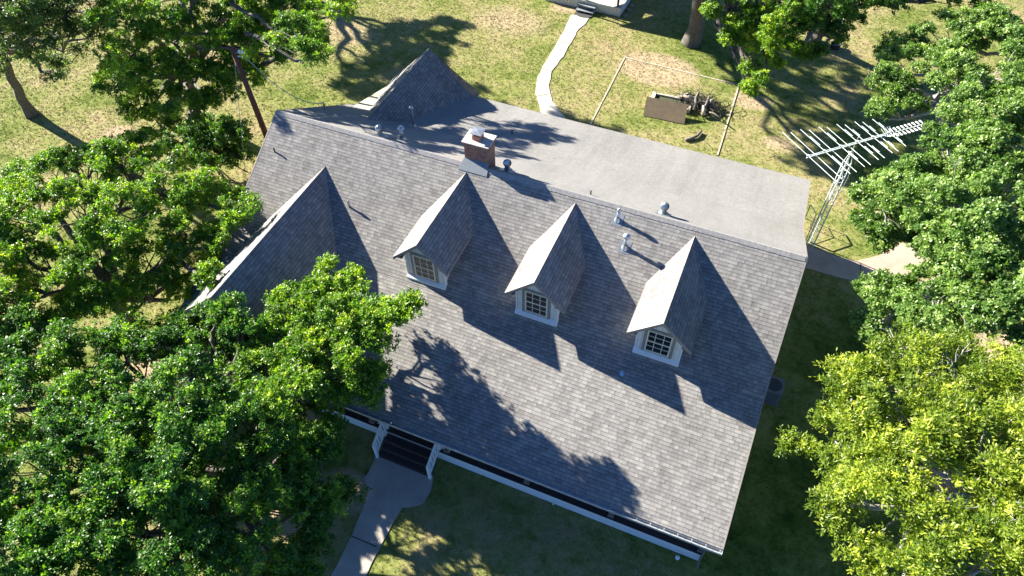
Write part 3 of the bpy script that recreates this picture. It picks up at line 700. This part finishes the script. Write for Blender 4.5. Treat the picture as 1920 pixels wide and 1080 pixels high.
w_ = (q1-q0); q2 = q3+w_
nn = w_.cross(q3-q0).normalized()*.02
tag(MB().extrude([q0, q1, q2, q3], tuple(nn)).build('plywood_sheet', M['ply']), 'brown rectangular plywood sheet leaning on a low concrete box in the plot', 'plywood sheet')
# low open box (raised bed) behind the sheet
bx = thing('raised_bed', tuple((q3+q2)/2*Vector((1, 1, 0)) if False else ((q3.x+q2.x)/2, (q3.y+q2.y)/2+.6, 0)), 'low pale concrete planter box behind the leaning plywood sheet', 'planter')
X0, X1, Yb0, Yb1, hh = q3.x+.15, q2.x+.05, q3.y+.05, q3.y+1.05, .3
rot = Matrix.Translation((X0, Yb0, 0)) @ Matrix.Rotation(math.atan2(w_.y, w_.x), 4, 'Z'); LL = X1-X0
MB().box(0, .22, 0, 1.0, 0, hh, rot).box(.22, LL, .88, 1.0, 0, hh-.02, rot).box(.22, LL, 0, .12, 0, hh-.03, rot).box(LL, LL+.12, 0.01, .99, 0, hh-.04, rot).build('box_wall', M['timber'], bx)
MB().box(.225, LL-.005, .125, .875, 0, .18, rot).build('soil', plain('dark_soil', (.06, .07, .03), 1, var=.4, bump=.8, bs=12), bx)
def branch(name, pts, r, mat, label, group):
    mb = MB(); P = [Vector(p) for p in pts]; rad = [r*(1-.35*i/(len(P)-1)) for i in range(len(P))]; mb.tube(P, [q*1.25 for q in rad], 8)
    return tag(mb.build(name, mat, smooth=True), label, 'branch', group)
rr = random.Random(11); bc = Vector(gp(1312, 200))
spots = [((1268, 184), (1300, 190), .12, 'logp', 'thick pale log lying along the back wall of the planter box'),
 ((1290, 182), (1322, 196), .09, 'log', 'grey log crossing the left side of the brush heap'),
 ((1302, 206), (1310, 172), .08, 'log', 'upright grey limb at the middle of the brush heap'),
 ((1316, 208), (1330, 180), .07, 'log', 'grey limb leaning right at the middle of the brush heap'),
 ((1296, 190), (1345, 205), .08, 'log', 'longest grey limb running to the right through the brush heap'),
 ((1318, 216), (1323, 200), .09, 'logp', 'short pale stub at the near foot of the brush heap'),
 ((1325, 210), (1352, 222), .045, 'log', 'thin grey stick reaching lower right out of the brush heap'),
 ((1330, 198), (1340, 186), .07, 'logp', 'pale broken end at the right top of the brush heap'),
 ((1282, 180), (1296, 176), .08, 'logp', 'pale round stub at the far left of the brush heap')]
for k, (a, b, r, mt, lb) in enumerate(spots):
    z0 = .1+.06*(k % 4); p = Vector(gp(a[0], a[1], z0)); q = Vector(gp(b[0], b[1], z0+.2))
    mid = p.lerp(q, .5)+Vector((rr.uniform(-.12, .12), rr.uniform(-.12, .12), rr.uniform(.05, .2)))
    branch('branch', [p, p.lerp(mid, .6)+Vector((.03, 0, .03)), mid, q], r, M[mt], lb, 'cut branches heaped by the planter')
# many thin twigs in the heap nobody could count
mb = MB()
for k in range(260):
    p = bc+Vector((rr.gauss(-.1, .6), rr.gauss(.05, .32), rr.uniform(.02, .4))); t = rr.uniform(0, 6.28); Ln = rr.uniform(.3, .9)
    mb.tube([p, p+Vector((math.cos(t)*Ln*.5, math.sin(t)*Ln*.5, rr.uniform(0, .2))), p+Vector((math.cos(t+.3)*Ln, math.sin(t+.3)*Ln, rr.uniform(-.1, .2)))], [.02, .014, .006], 5)
tag(mb.build('twigs', plain('dark_twigs', (.055, .048, .042), .9, var=.4)), kind='stuff')
branch('log', [gp(1285, 262, .08), gp(1298, 259, .1), gp(1308, 254, .12), gp(1315, 246, .1)], .085, M['log'], 'dark curved log lying alone on the grass near the roof edge', None)
# tub under the trees, small things by the porch
tb = Vector(gp(1565, 90)); tt = thing('water_tub', tuple(tb), 'small round dark tub on the shaded lawn below the top right trees', 'tub')
MB().lathe(tb, [(.26, 0), (.32, .3), (.34, .32), (.29, .32), (.27, .2)], 20).build('tub_wall', M['rubber'], tt); MB().lathe(tb+Vector((0, 0, .2)), [(.27, 0), (.001, 0)], 20).build('water', M['glass'], tt)
p = Vector(gp(1268, 1050)); sl_ = thing('garden_light', tuple(p), 'small white stake light on the grass near the right porch corner', 'garden light')
MB().lathe(p, [(.012, 0), (.012, .18)], 8).build('stake', M['galv'], sl_); MB().lathe(p, [(.03, .16), (.075, .2), (.085, .27), (.05, .33), (.001, .35)], 14).build('lamp_head', M['wplast'], sl_, smooth=True)
p = Vector(gp(1039, 945)); sl_ = thing('faucet', tuple(p), 'tiny pale outdoor tap at the foot of the long porch skirt', 'tap')
MB().tube([p, p+Vector((0, 0, .25))], .015, 8).build('pipe', M['galv'], sl_); MB().tube([p+Vector((0, 0, .25)), p+Vector((0, -.08, .27)), p+Vector((0, -.12, .2))], .02, 8).build('spout', M['wplast'], sl_)

# ------------------------------------------------------------------ vegetation
def mesh_np(name, V, Fc, tint, mat, parent=None, loc=(0, 0, 0), fs=3):
    me = bpy.data.meshes.new(name); n = len(V); m = len(Fc)
    V = V - np.array(loc)
    me.vertices.add(n); me.vertices.foreach_set('co', V.astype(np.float32).ravel())
    me.loops.add(m*fs); me.loops.foreach_set('vertex_index', Fc.astype(np.int32).ravel())
    me.polygons.add(m); me.polygons.foreach_set('loop_start', np.arange(0, m*fs, fs, dtype=np.int32))
    me.update(calc_edges=True)
    a = me.attributes.new('tint', 'FLOAT', 'POINT'); a.data.foreach_set('value', tint.astype(np.float32))
    me.materials.append(mat); o = bpy.data.objects.new(name, me); C.objects.link(o)
    if parent is not None: o.parent = parent
    else: o.location = loc
    return o
def unit(a): return a/np.maximum(np.linalg.norm(a, axis=-1, keepdims=True), 1e-9)
def leaves(tc, td, tt, nl, ln, wd, spread, rg):
    """rosettes of nl leaves at each tuft centre tc with outward direction td; folded quads (2 tris)"""
    n = len(tc); c = np.repeat(tc, nl, 0); d = np.repeat(td, nl, 0); t = np.repeat(tt, nl)
    rnd = unit(rg.normal(size=c.shape)); rad = unit(rnd - (rnd*d).sum(1, keepdims=True)*d)
    k = rg.uniform(.15, 1.1, (len(c), 1)); l = unit(d*k + rad*spread)
    base = c + rg.normal(size=c.shape)*ln*.45
    nn = unit(d - (d*l).sum(1, keepdims=True)*l + rg.normal(size=c.shape)*.35); s = unit(np.cross(l, nn)); nn = np.cross(s, l)
    L_ = (ln*rg.uniform(.7, 1.25, (len(c), 1))); Wd = wd*rg.uniform(.8, 1.2, (len(c), 1))
    v0 = base; v1 = base + l*L_*.55 + s*Wd - nn*Wd*.35; v2 = base + l*L_; v3 = base + l*L_*.55 - s*Wd - nn*Wd*.35
    V = np.stack([v0, v1, v2, v3], 1).reshape(-1, 3); i = np.arange(len(c))*4
    Fc = np.concatenate([np.stack([i, i+1, i+2], 1), np.stack([i, i+2, i+3], 1)])
    tint = np.repeat(np.clip(t + rg.normal(0, .1, len(c)), 0, 1), 4)
    return V, Fc, tint
def tubes_np(paths, rads, ns=6):
    Vs, Fs = [], []; off = 0; ang = np.linspace(0, 2*np.pi, ns, endpoint=False)
    for P, R in zip(paths, rads):
        P = np.asarray(P, float); R = np.asarray(R, float); m = len(P)
        D = unit(np.gradient(P, axis=0)); up = np.where(np.abs(D[:, 2:3]) < .9, np.array([[0, 0, 1.]]), np.array([[1., 0, 0]]))
        e1 = unit(np.cross(D, up)); e2 = np.cross(e1, D)
        ring = P[:, None] + R[:, None, None]*(e1[:, None]*np.cos(ang)[None, :, None] + e2[:, None]*np.sin(ang)[None, :, None])
        Vs.append(ring.reshape(-1, 3)); i = np.arange(m-1)[:, None]*ns; k = np.arange(ns)[None]; k2 = (k+1) % ns
        Fs.append(np.stack([i+k, i+ns+k, i+ns+k2, i+k2], -1).reshape(-1, 4)+off); off += m*ns
    return np.concatenate(Vs), np.concatenate(Fs)
def curve(a, b, rg, wob=.08, n=7, rise=.25):
    a = np.array(a, float); b = np.array(b, float); L_ = np.linalg.norm(b-a); t = np.linspace(0, 1, n)[:, None]
    c = a + (b-a)*.5 + np.array([0, 0, 1])*rise*L_ + rg.normal(size=3)*wob*L_
    P = (1-t)**2*a + 2*t*(1-t)*c + t*t*b; P[1:-1] += rg.normal(size=(n-2, 3))*wob*.25*L_; return P
def tree(name, base, lobes, label, cat, mat, bark, seed, group=None, trunk_r=.3, fork=.4, sub=1.0, tufts=34, nl=19, ln=.098, wd=.029, tuft_r=.13,
         dens=1.0, spread=1.0, lean=(0, 0), bare=0, world_xyz=False):
    rg = np.random.default_rng(seed); base = np.array([base[0], base[1], 0.0])
    Lb = [(np.array(q[:3], float), q[3]) if world_xyz else (np.array(gp(*q[:3])), q[3]) for q in lobes]
    cen = np.mean([p for p, _ in Lb], 0); top = max(p[2] for p, _ in Lb)
    fk = base + (cen-base)*np.array([.22, .22, 0]) + np.array([lean[0], lean[1], fork*top])
    paths, rads = [], []
    tp = curve(base, fk, rg, .05, 8, 0); paths.append(tp); rads.append(np.interp(np.linspace(0, 1, 8), [0, .12, 1], [trunk_r*1.5, trunk_r*1.05, trunk_r*.75]))
    tc, td, tt = [], [], []
    for p, r in Lb:
        # limb; starts part way up another limb for natural forking
        st = fk
        if len(paths) > 3 and rg.random() < .6:
            cand = [q for q in paths[1:] if len(q) == 8]
            if cand:
                q = min(cand, key=lambda q: np.linalg.norm(q[4]-p)); 
                if np.linalg.norm(q[4]-p) < np.linalg.norm(fk-p)*.8 and q[4][2] < p[2]: st = q[4]
        e = p - np.array([0, 0, r*.25]); q = curve(st, e, rg, .10, 8, .06); paths.append(q)
        r0 = trunk_r*(.55 if st is fk else .33); rads.append(np.linspace(r0, .045, 8))
        nsub = max(4, int(round(sub*6.0*r*r+2)))
        # sub clumps spread over the upper and outer shell of the lobe
        u = unit(rg.normal(size=(nsub, 3))); u[:, 2] = np.abs(u[:, 2])*.95-.22; u = unit(u)
        sr = rg.uniform(.34, .62, nsub)
        sc = p + u*np.array([r, r, r*.72])*rg.uniform(.45, 1.05, (nsub, 1))
        for k in range(nsub):
            b = curve(q[5+rg.integers(0, 3)], sc[k], rg, .12, 5, .05); paths.append(b); rads.append(np.linspace(.032, .01, 5))
            n = max(3, int(tufts*dens*(sr[k]/.5)**2)); w = unit(rg.normal(size=(n, 3))); w[:, 2] = np.where(w[:, 2] < -.3, -w[:, 2], w[:, 2])
            out = unit(sc[k]-p+np.array([0, 0, .3])); cc = sc[k] + w*np.array([sr[k], sr[k], sr[k]*.6])*rg.uniform(.35, 1.0, (n, 1))
            dd = unit(w*.8 + out*.5 + np.array([0, 0, .55]))
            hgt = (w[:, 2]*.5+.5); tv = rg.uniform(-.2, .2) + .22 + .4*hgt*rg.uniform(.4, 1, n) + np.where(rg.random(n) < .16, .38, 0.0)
            tc.append(cc); td.append(dd); tt.append(tv)
            # thin twigs to some tufts
            for j in range(0, n, 9): paths.append(np.array([sc[k], (sc[k]+cc[j])/2+rg.normal(size=3)*.03, cc[j]])); rads.append(np.array([.012, .008, .004]))
    for k in range(bare):     # bare dead limbs sticking through the crown
        p, r = Lb[rg.integers(0, len(Lb))]; a = p - np.array([0, 0, r*.25]); dirn = unit(rg.normal(size=3)*np.array([1, 1, .2])+np.array([-.2, -.3, .75]))
        q = curve(a, a+dirn*r*rg.uniform(1.1, 1.45), rg, .14, 7, .04); paths.append(q); rads.append(np.linspace(.045, .010, 7))
        for j in (2, 3, 4, 5):
            b = q[j]+unit(dirn+rg.normal(size=3)*.8)*rg.uniform(.3, .6); paths.append(curve(q[j], b, rg, .15, 5, .05)); rads.append(np.linspace(.02, .006, 5))
    root = thing(name, tuple(base), label, cat, group)
    V, Fc = tubes_np(paths, rads, 6); o = mesh_np('trunk', V, Fc, np.zeros(len(V)), bark, root, tuple(base), 4)
    o.data.polygons.foreach_set('use_smooth', [True]*len(o.data.polygons))
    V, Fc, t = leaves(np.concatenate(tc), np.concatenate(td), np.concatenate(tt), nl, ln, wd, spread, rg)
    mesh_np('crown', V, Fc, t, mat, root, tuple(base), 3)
    return root
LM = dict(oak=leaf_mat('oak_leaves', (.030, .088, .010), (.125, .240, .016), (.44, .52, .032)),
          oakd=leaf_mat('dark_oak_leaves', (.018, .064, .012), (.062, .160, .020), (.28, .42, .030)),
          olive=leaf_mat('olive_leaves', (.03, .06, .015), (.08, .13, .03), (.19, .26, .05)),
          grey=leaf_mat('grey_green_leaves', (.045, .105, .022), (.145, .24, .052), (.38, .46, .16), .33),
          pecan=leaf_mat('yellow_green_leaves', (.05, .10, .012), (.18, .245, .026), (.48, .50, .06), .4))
tree('oak_tree', gp(250, 630), [(20,350,4.1,1.13),(90,340,4.8,1.36),(165,310,5.4,1.36),(240,310,5.6,1.47),(330,350,5.6,1.47),(400,370,4.9,1.13),(452,395,5.5,0.79),(50,420,4.8,1.58),(150,410,5.4,1.69),(250,410,5.4,1.69),(345,430,5.0,1.24),(405,450,4.9,0.79),(90,510,4.3,1.58),(190,500,4.3,1.58),(290,500,4.0,1.24),(20,560,3.7,1.36),(330,545,3.4,0.68),(130,590,3.2,1.24),(0,480,4.6,1.47),(-60,430,4.6,1.81),(-50,570,4.3,1.69),(395,490,3.8,0.51),(395,520,5.6,0.3),(180,575,3.6,1.0),(265,560,3.8,0.8),(60,640,3.3,1.2),(0,650,3.4,1.2),(220,300,6,0.9),(110,300,5.6,0.7)],
    'broad bright green oak at the left edge whose right branches reach the roof', 'tree', LM['oak'], M['bark'], 11, 'oaks to the left of the house', .34)
tree('oak_tree', gp(330, 960), [(100,680,4.3,1.53),(230,670,4.0,1.5),(350,640,3.3,1.4),(60,780,5.4,1.64),(200,780,6.0,1.75),(330,760,6.0,1.75),(450,700,3.5,1.53),(560,760,3.5,1.31),(460,820,5.4,1.64),(580,860,3.8,1.09),(330,880,6.2,1.75),(190,900,6.2,1.75),(60,900,6.0,1.75),(30,1030,6.0,1.75),(160,1020,6.0,1.64),(290,1010,6.0,1.75),(420,970,5.4,1.64),(540,950,4.2,1.31),(575,1040,3.6,0.87),(430,1090,4.8,1.64),(560,1120,3.6,1.09),(300,1140,5.5,1.97),(100,1150,6.0,2.07),(-80,900,5.5,2.18),(-80,740,5.2,1.97),(40,640,4.0,1.09),(430,610,3.9,0.82),(380,600,3.8,0.66),(415,575,6,0.55),(455,605,6,0.6),(345,605,3.6,0.6),(440,650,3.3,0.8),(500,650,3.3,0.6),(470,900,5.0,1.2),(540,900,4.4,1.0),(400,930,5.4,1.2),(605,930,3.8,0.8),(622,820,4.2,0.7),(600,700,4.4,0.7),(20,700,4.6,1.2),(240,640,3.6,0.9),(390,800,5.4,1.3),(250,960,6.0,1.4),(120,830,6.0,1.3)],
    'largest dark green oak filling the lower left corner beside the front path', 'tree', LM['oakd'], M['bark'], 12, 'oaks to the left of the house', .4)
tree('oak_tree', gp(590, 830), [(625,535,5.6,0.9720000000000001),(560,575,5.8,0.9720000000000001),(665,570,5.8,0.8640000000000001),(610,610,5.8,1.1880000000000002),(690,620,6.0,0.756),(745,590,6.7,0.4536),(765,575,6.8,0.2376),(640,680,5.6,1.08),(570,670,5.7,1.08),(510,610,5.5,0.7020000000000001),(680,720,4.85,0.756),(500,680,5.4,0.9720000000000001),(620,760,4.85,0.756),(700,690,5.05,0.48600000000000004),(560,730,6.0,0.9720000000000001),(530,560,5.5,0.45),(650,640,5.8,0.9),(712,598,6.3,0.5),(600,690,5.4,0.8),(655,548,5.9,0.6),(700,590,6.0,0.6),(590,560,5.7,0.7),(728,592,6.5,.5),(700,572,6.2,.5),(680,600,6.1,.7)],
    'medium oak overhanging the front left of the shingle roof above the entry steps', 'tree', LM['oak'], M['bark'], 13, 'oaks to the left of the house', .24)
tree('oak_tree', gp(368, 228), [(250,30,8.6,1.69),(240,95,7.6,1.43),(330,60,7.4,1.55),(300,130,6.0,1.56),(390,110,5.6,1.69),(440,40,7.6,1.95),(530,20,8.2,1.95),(260,200,5,1.17),(330,190,5.6,1.17),(475,140,5.2,1.04),(350,-40,9.6,2.6),(480,-60,9.6,1.9),(610,-60,8.7,1.35),(250,-50,9,2.34),(210,160,5.2,0.78),(505,95,7.6,1.23),(560,80,8.9,1.17),(615,20,8.9,1.0),(440,130,5.4,1.17),(650,-70,8.9,0.9),(420,180,5.0,1.04),(430,-170,8.5,2.34),(560,-190,8.3,2.08),(330,-250,9,2.6),(200,-200,9,2.6),(590,105,8.9,0.65),(230,150,6.6,1.0),(300,240,4,0.9),(470,60,7.2,1.3),(380,200,5,1.0),(565,42,6.7,0.9),(505,-30,7.9,1.4),(530,-75,8.2,1.3),(548,-12,7.2,1.3),(600,62,6.5,0.6)],
    'tall oak with bright left side standing behind the wooden utility pole', 'tree', LM['oak'], M['bark'], 14, 'oaks to the left of the house', .36)
tree('sparse_tree', gp(60, 215), [(30,20,9,2.07),(110,20,8.6,1.8399999999999999),(160,60,7.4,1.265),(60,80,7.0,1.38),(0,110,6.2,1.15),(130,110,5.4,0.9199999999999999),(100,150,3.8,0.575),(-40,40,8.6,2.3),(60,-50,9.6,2.53),(170,10,8.6,1.265),(-60,120,6,1.7249999999999999),(80,0,9,1.5),(190,40,7.6,0.9),(20,60,7.5,1.2),(90,60,7.8,1.3)],
    'thin leaved olive tree with a leaning bare trunk in the top left corner', 'tree', LM['olive'], M['bark'], 15, None, .28, fork=.5, dens=.8, nl=10, ln=.11, wd=.028, sub=.9)
for k, (bs, lb, sd_) in enumerate((((372, 290), [(372,265,1.9,1.1),(335,262,1.6,.9),(350,300,1.2,.8),(395,240,1.9,1.0),(305,282,1.4,.7)], 21), ((425, 300), [(430,262,2.0,1.1),(415,300,1.5,.9),(445,292,1.4,.7),(452,250,1.8,.7)], 22))):
    tree('shrub', gp(*bs), lb, ['round dark green shrub under the tall oak, left of the pole', 'leafy green shrub between the other shrub and the left end of the roof'][k], 'shrub', LM['oakd'], M['bark'], sd_, 'shrubs behind the left end of the house', .07, .3)
tree('shade_tree', (13.17, 22.9), [(1385,10,6.6,1.0),(1440,40,6.4,1.1),(1400,80,5,0.8),(1405,130,4,0.6),(1405,170,3.2,0.42),(1480,20,7,1.2),(1475,85,5.4,0.8),(1440,120,4.6,0.6),(1170,-100,7.6,1.5),(1250,-110,8.0,1.6),(1330,-110,8.4,1.8),(1420,-80,8.4,1.7),(1280,-230,9.6,2),(1200,-330,10,2),(1350,25,6.2,0.8),(1368,75,5.2,0.5),(1345,-20,7,0.9),(1430,150,4.2,0.4),(1460,78,5.6,0.9),(1500,45,6.2,1.0),(1418,55,5.6,0.8),(1380,45,5.8,0.7)],
    'green tree with a thick pale trunk standing near the top edge behind the plot', 'tree', LM['oak'], M['bark'], 16, 'trees along the top edge', .46, fork=.74)
tree('shade_tree', gp(1525, 78), [(1550,0,7.6,1.3),(1520,50,6.4,1.0),(1620,5,7.6,1.2),(1690,0,7.8,1.1),(1760,-5,7.8,1.0),(1830,-12,7.8,0.9),(1580,-70,9,2),(1700,-70,9,1.8),(1820,-70,9,1.8),(1590,40,6,0.8),(1545,95,5,0.5),(1545,55,6.2,0.9),(1510,100,4.8,0.5)],
    'dark shaded tree right of the thick trunked tree along the top edge', 'tree', LM['oakd'], M['bark'], 17, 'trees along the top edge', .36)
tree('shrub', gp(1690, 100), [(1685,90,1.6,1.0),(1720,80,1.8,.9),(1655,100,1.3,.7)], 'dark bush in the shade between the top trees and the right hand oak', 'shrub', LM['oakd'], M['bark'], 23, None, .06, .3)
tree('live_oak', gp(1850, 330), [(1660,150,6.2,0.9),(1700,180,6,0.85),(1650,215,5.6,0.6),(1740,120,7.0,1.1),(1790,70,7.8,1.2),(1850,60,8,1.3),(1790,150,7.6,1.3),(1860,140,8.4,1.5),(1920,90,8.4,1.6),(1840,220,7.8,1.3),(1920,200,8.2,1.6),(1990,140,8.4,1.9),(1670,110,6,0.5),(1790,225,6.8,0.8)],
    'grey green oak with bare dead limbs in the upper right corner', 'tree', LM['grey'], M['barkp'], 18, 'oaks along the right edge', .36, ln=.1, wd=.034, bare=12, dens=1.3)
tree('live_oak', gp(1800, 560), [(1655,385,6,1.0),(1615,425,5.2,0.7),(1650,345,6,0.6),(1715,325,7.0,1.0),(1800,300,7.4,0.9),(1720,380,7.2,1.3),(1790,290,8.0,1.4),(1860,300,8.4,1.5),(1790,380,8.2,1.6),(1880,400,8.6,1.7),(1640,445,5.0,0.6),(1740,440,7,1.0),(1820,470,7.8,1.3),(1900,490,8,1.5),(1700,555,5.6,0.7),(1670,580,5.4,0.6),(1750,590,6.4,1.0),(1820,610,7,1.2),(1900,600,7.2,1.3),(1990,400,8.4,2),(1990,560,7.8,1.8),(1785,515,6.4,0.9),(1835,545,7,0.9),(1650,545,5.2,0.5),(1720,590,6,0.8),(1640,610,5.4,0.5),(1860,350,8.2,1.3),(1745,485,6,0.8),(1700,450,5.4,0.55),(1795,465,6.8,0.9),(1660,420,5.6,0.7)],
    'wide green oak beside the aerial mast overhanging the side path', 'tree', LM['grey'], M['barkp'], 19, 'oaks along the right edge', .38, ln=.1, wd=.036, bare=4, dens=1.25)
tree('pecan_tree', gp(1790, 1010), [(1610,690,8,.8),(1670,720,8.6,1.1),(1690,650,8.2,.7),(1600,750,7.8,.8),(1750,700,8.8,1.2),(1570,820,7.4,.8),(1500,835,6.6,.4),(1640,820,8.6,1.2),(1720,800,9,1.3),(1810,760,9.2,1.4),(1590,900,7.4,.7),(1660,910,8.4,1.2),(1750,900,9,1.4),(1850,860,9.6,1.5),
    (1900,950,9.6,1.6),(1800,990,8.8,1.3),(1700,1010,7.8,.9),(1620,1060,7,.55),(1700,1090,7.4,.9),(1830,1080,9,1.5),(1950,800,9.4,1.6),(1990,950,9.4,1.8),(1560,960,7.0,.5),(1850,680,8.6,1.0),(1780,640,7.8,.6)],
    'yellow green pecan with feathery leaves filling the lower right corner', 'tree', LM['pecan'], M['barkp'], 20, None, .36, nl=15, ln=.12, wd=.022, bare=8, dens=1.0, sub=.78, spread=.75)
tree('shade_tree', (1.0, 29.5), [(1.5,19,9.5,1.5),(3.5,18.3,8.8,1.2),(4.5,20.5,9,1.7),(1.5,22,9.5,1.9),(-1,25,9,2),(3,25.5,9.5,2.2),(6,24,9,2),(7.5,20.5,8.5,1.1),(5.8,17.6,8.2,.8),(8.5,22.5,8.5,1.3),(7,19,8.9,1.3),(9,20.3,8.7,1.3),(9,25,9,1.9),(-3,27,9,2.2),(0,28.5,9,2)],
    'oak past the top edge behind the cottage, known by its shade', 'tree', LM['oak'], M['bark'], 31, 'trees along the top edge', .45, fork=.6, world_xyz=True)
tree('shade_tree', (-20, 20.5), [(-19,14.5,6.6,1.4),(-18,17,7,1.9),(-19.5,19.5,7.2,2),(-16.5,16,6.6,1.4),(-21,17,8,2),(-17,13.5,6.4,1.1),(-22,20.5,8,2),(-18,21.5,7,1.8),(-15.5,18.5,6.5,1.2)],
    'oak past the top left edge, known by its shade beside the back gable', 'tree', LM['oak'], M['bark'], 32, 'trees along the top edge', .4, fork=.6, world_xyz=True)
p0 = Vector(gp(1868, 52)); p1 = Vector(gp(1886, 14, 1.9)); tag(MB().tube([p0, p0.lerp(p1, .5)+Vector((.05, 0, .05)), p1], [.14, .12, .09], 10).build('dead_trunk', M['logp'], smooth=True), 'leaning grey bare trunk on the lit ground at the top right corner', 'tree trunk')

# ------------------------------------------------------------------ grass
def inpoly(x, y, poly):
    c = np.zeros(len(x), bool); n = len(poly); j = n-1
    for i in range(n):
        xi, yi, xj, yj = poly[i][0], poly[i][1], poly[j][0], poly[j][1]
        cond = ((yi > y) != (yj > y)) & (x < (xj-xi)*(y-yi)/(yj-yi+1e-12)+xi); c ^= cond; j = i
    return c
def grass():
    rg = np.random.default_rng(5); n = 190000
    fr = [gp(-60, -20), gp(1980, -20), gp(1980, 1140), gp(-60, 1140)]
    x = rg.uniform(-36, 38, n*2); y = rg.uniform(-20, 42, n*2)
    k = inpoly(x, y, fr) & ~inpoly(x, y, [(.4, -8.3), (21.2, -8.6), (21.2, 8.4), (.4, 8.4)])
    for pl_ in (back_poly, front_poly, side_poly): k &= ~inpoly(x+rg.normal(0, .05, len(x)), y+rg.normal(0, .05, len(x)), pl_)
    x, y = x[k][:n], y[k][:n]; m = len(x); nb = 4
    X = np.repeat(x, nb)+rg.normal(0, .035, m*nb); Y = np.repeat(y, nb)+rg.normal(0, .035, m*nb); q = len(X)
    t = rg.uniform(0, 2*np.pi, q); h = rg.uniform(.02, .06, q); w = rg.uniform(.008, .018, q); ln_ = rg.uniform(0, .06, q); lt = rg.uniform(0, 2*np.pi, q)
    a = np.stack([X-np.cos(t)*w, Y-np.sin(t)*w, np.full(q, -.005)], 1); b = np.stack([X+np.cos(t)*w, Y+np.sin(t)*w, np.full(q, -.005)], 1)
    c = np.stack([X+np.cos(lt)*ln_, Y+np.sin(lt)*ln_, h], 1); V = np.stack([a, b, c], 1).reshape(-1, 3)
    Fc = np.arange(q*3).reshape(-1, 3); tn = np.repeat(np.repeat(rg.uniform(0, 1, m), nb), 3)
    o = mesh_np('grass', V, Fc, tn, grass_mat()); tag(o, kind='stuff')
grass()
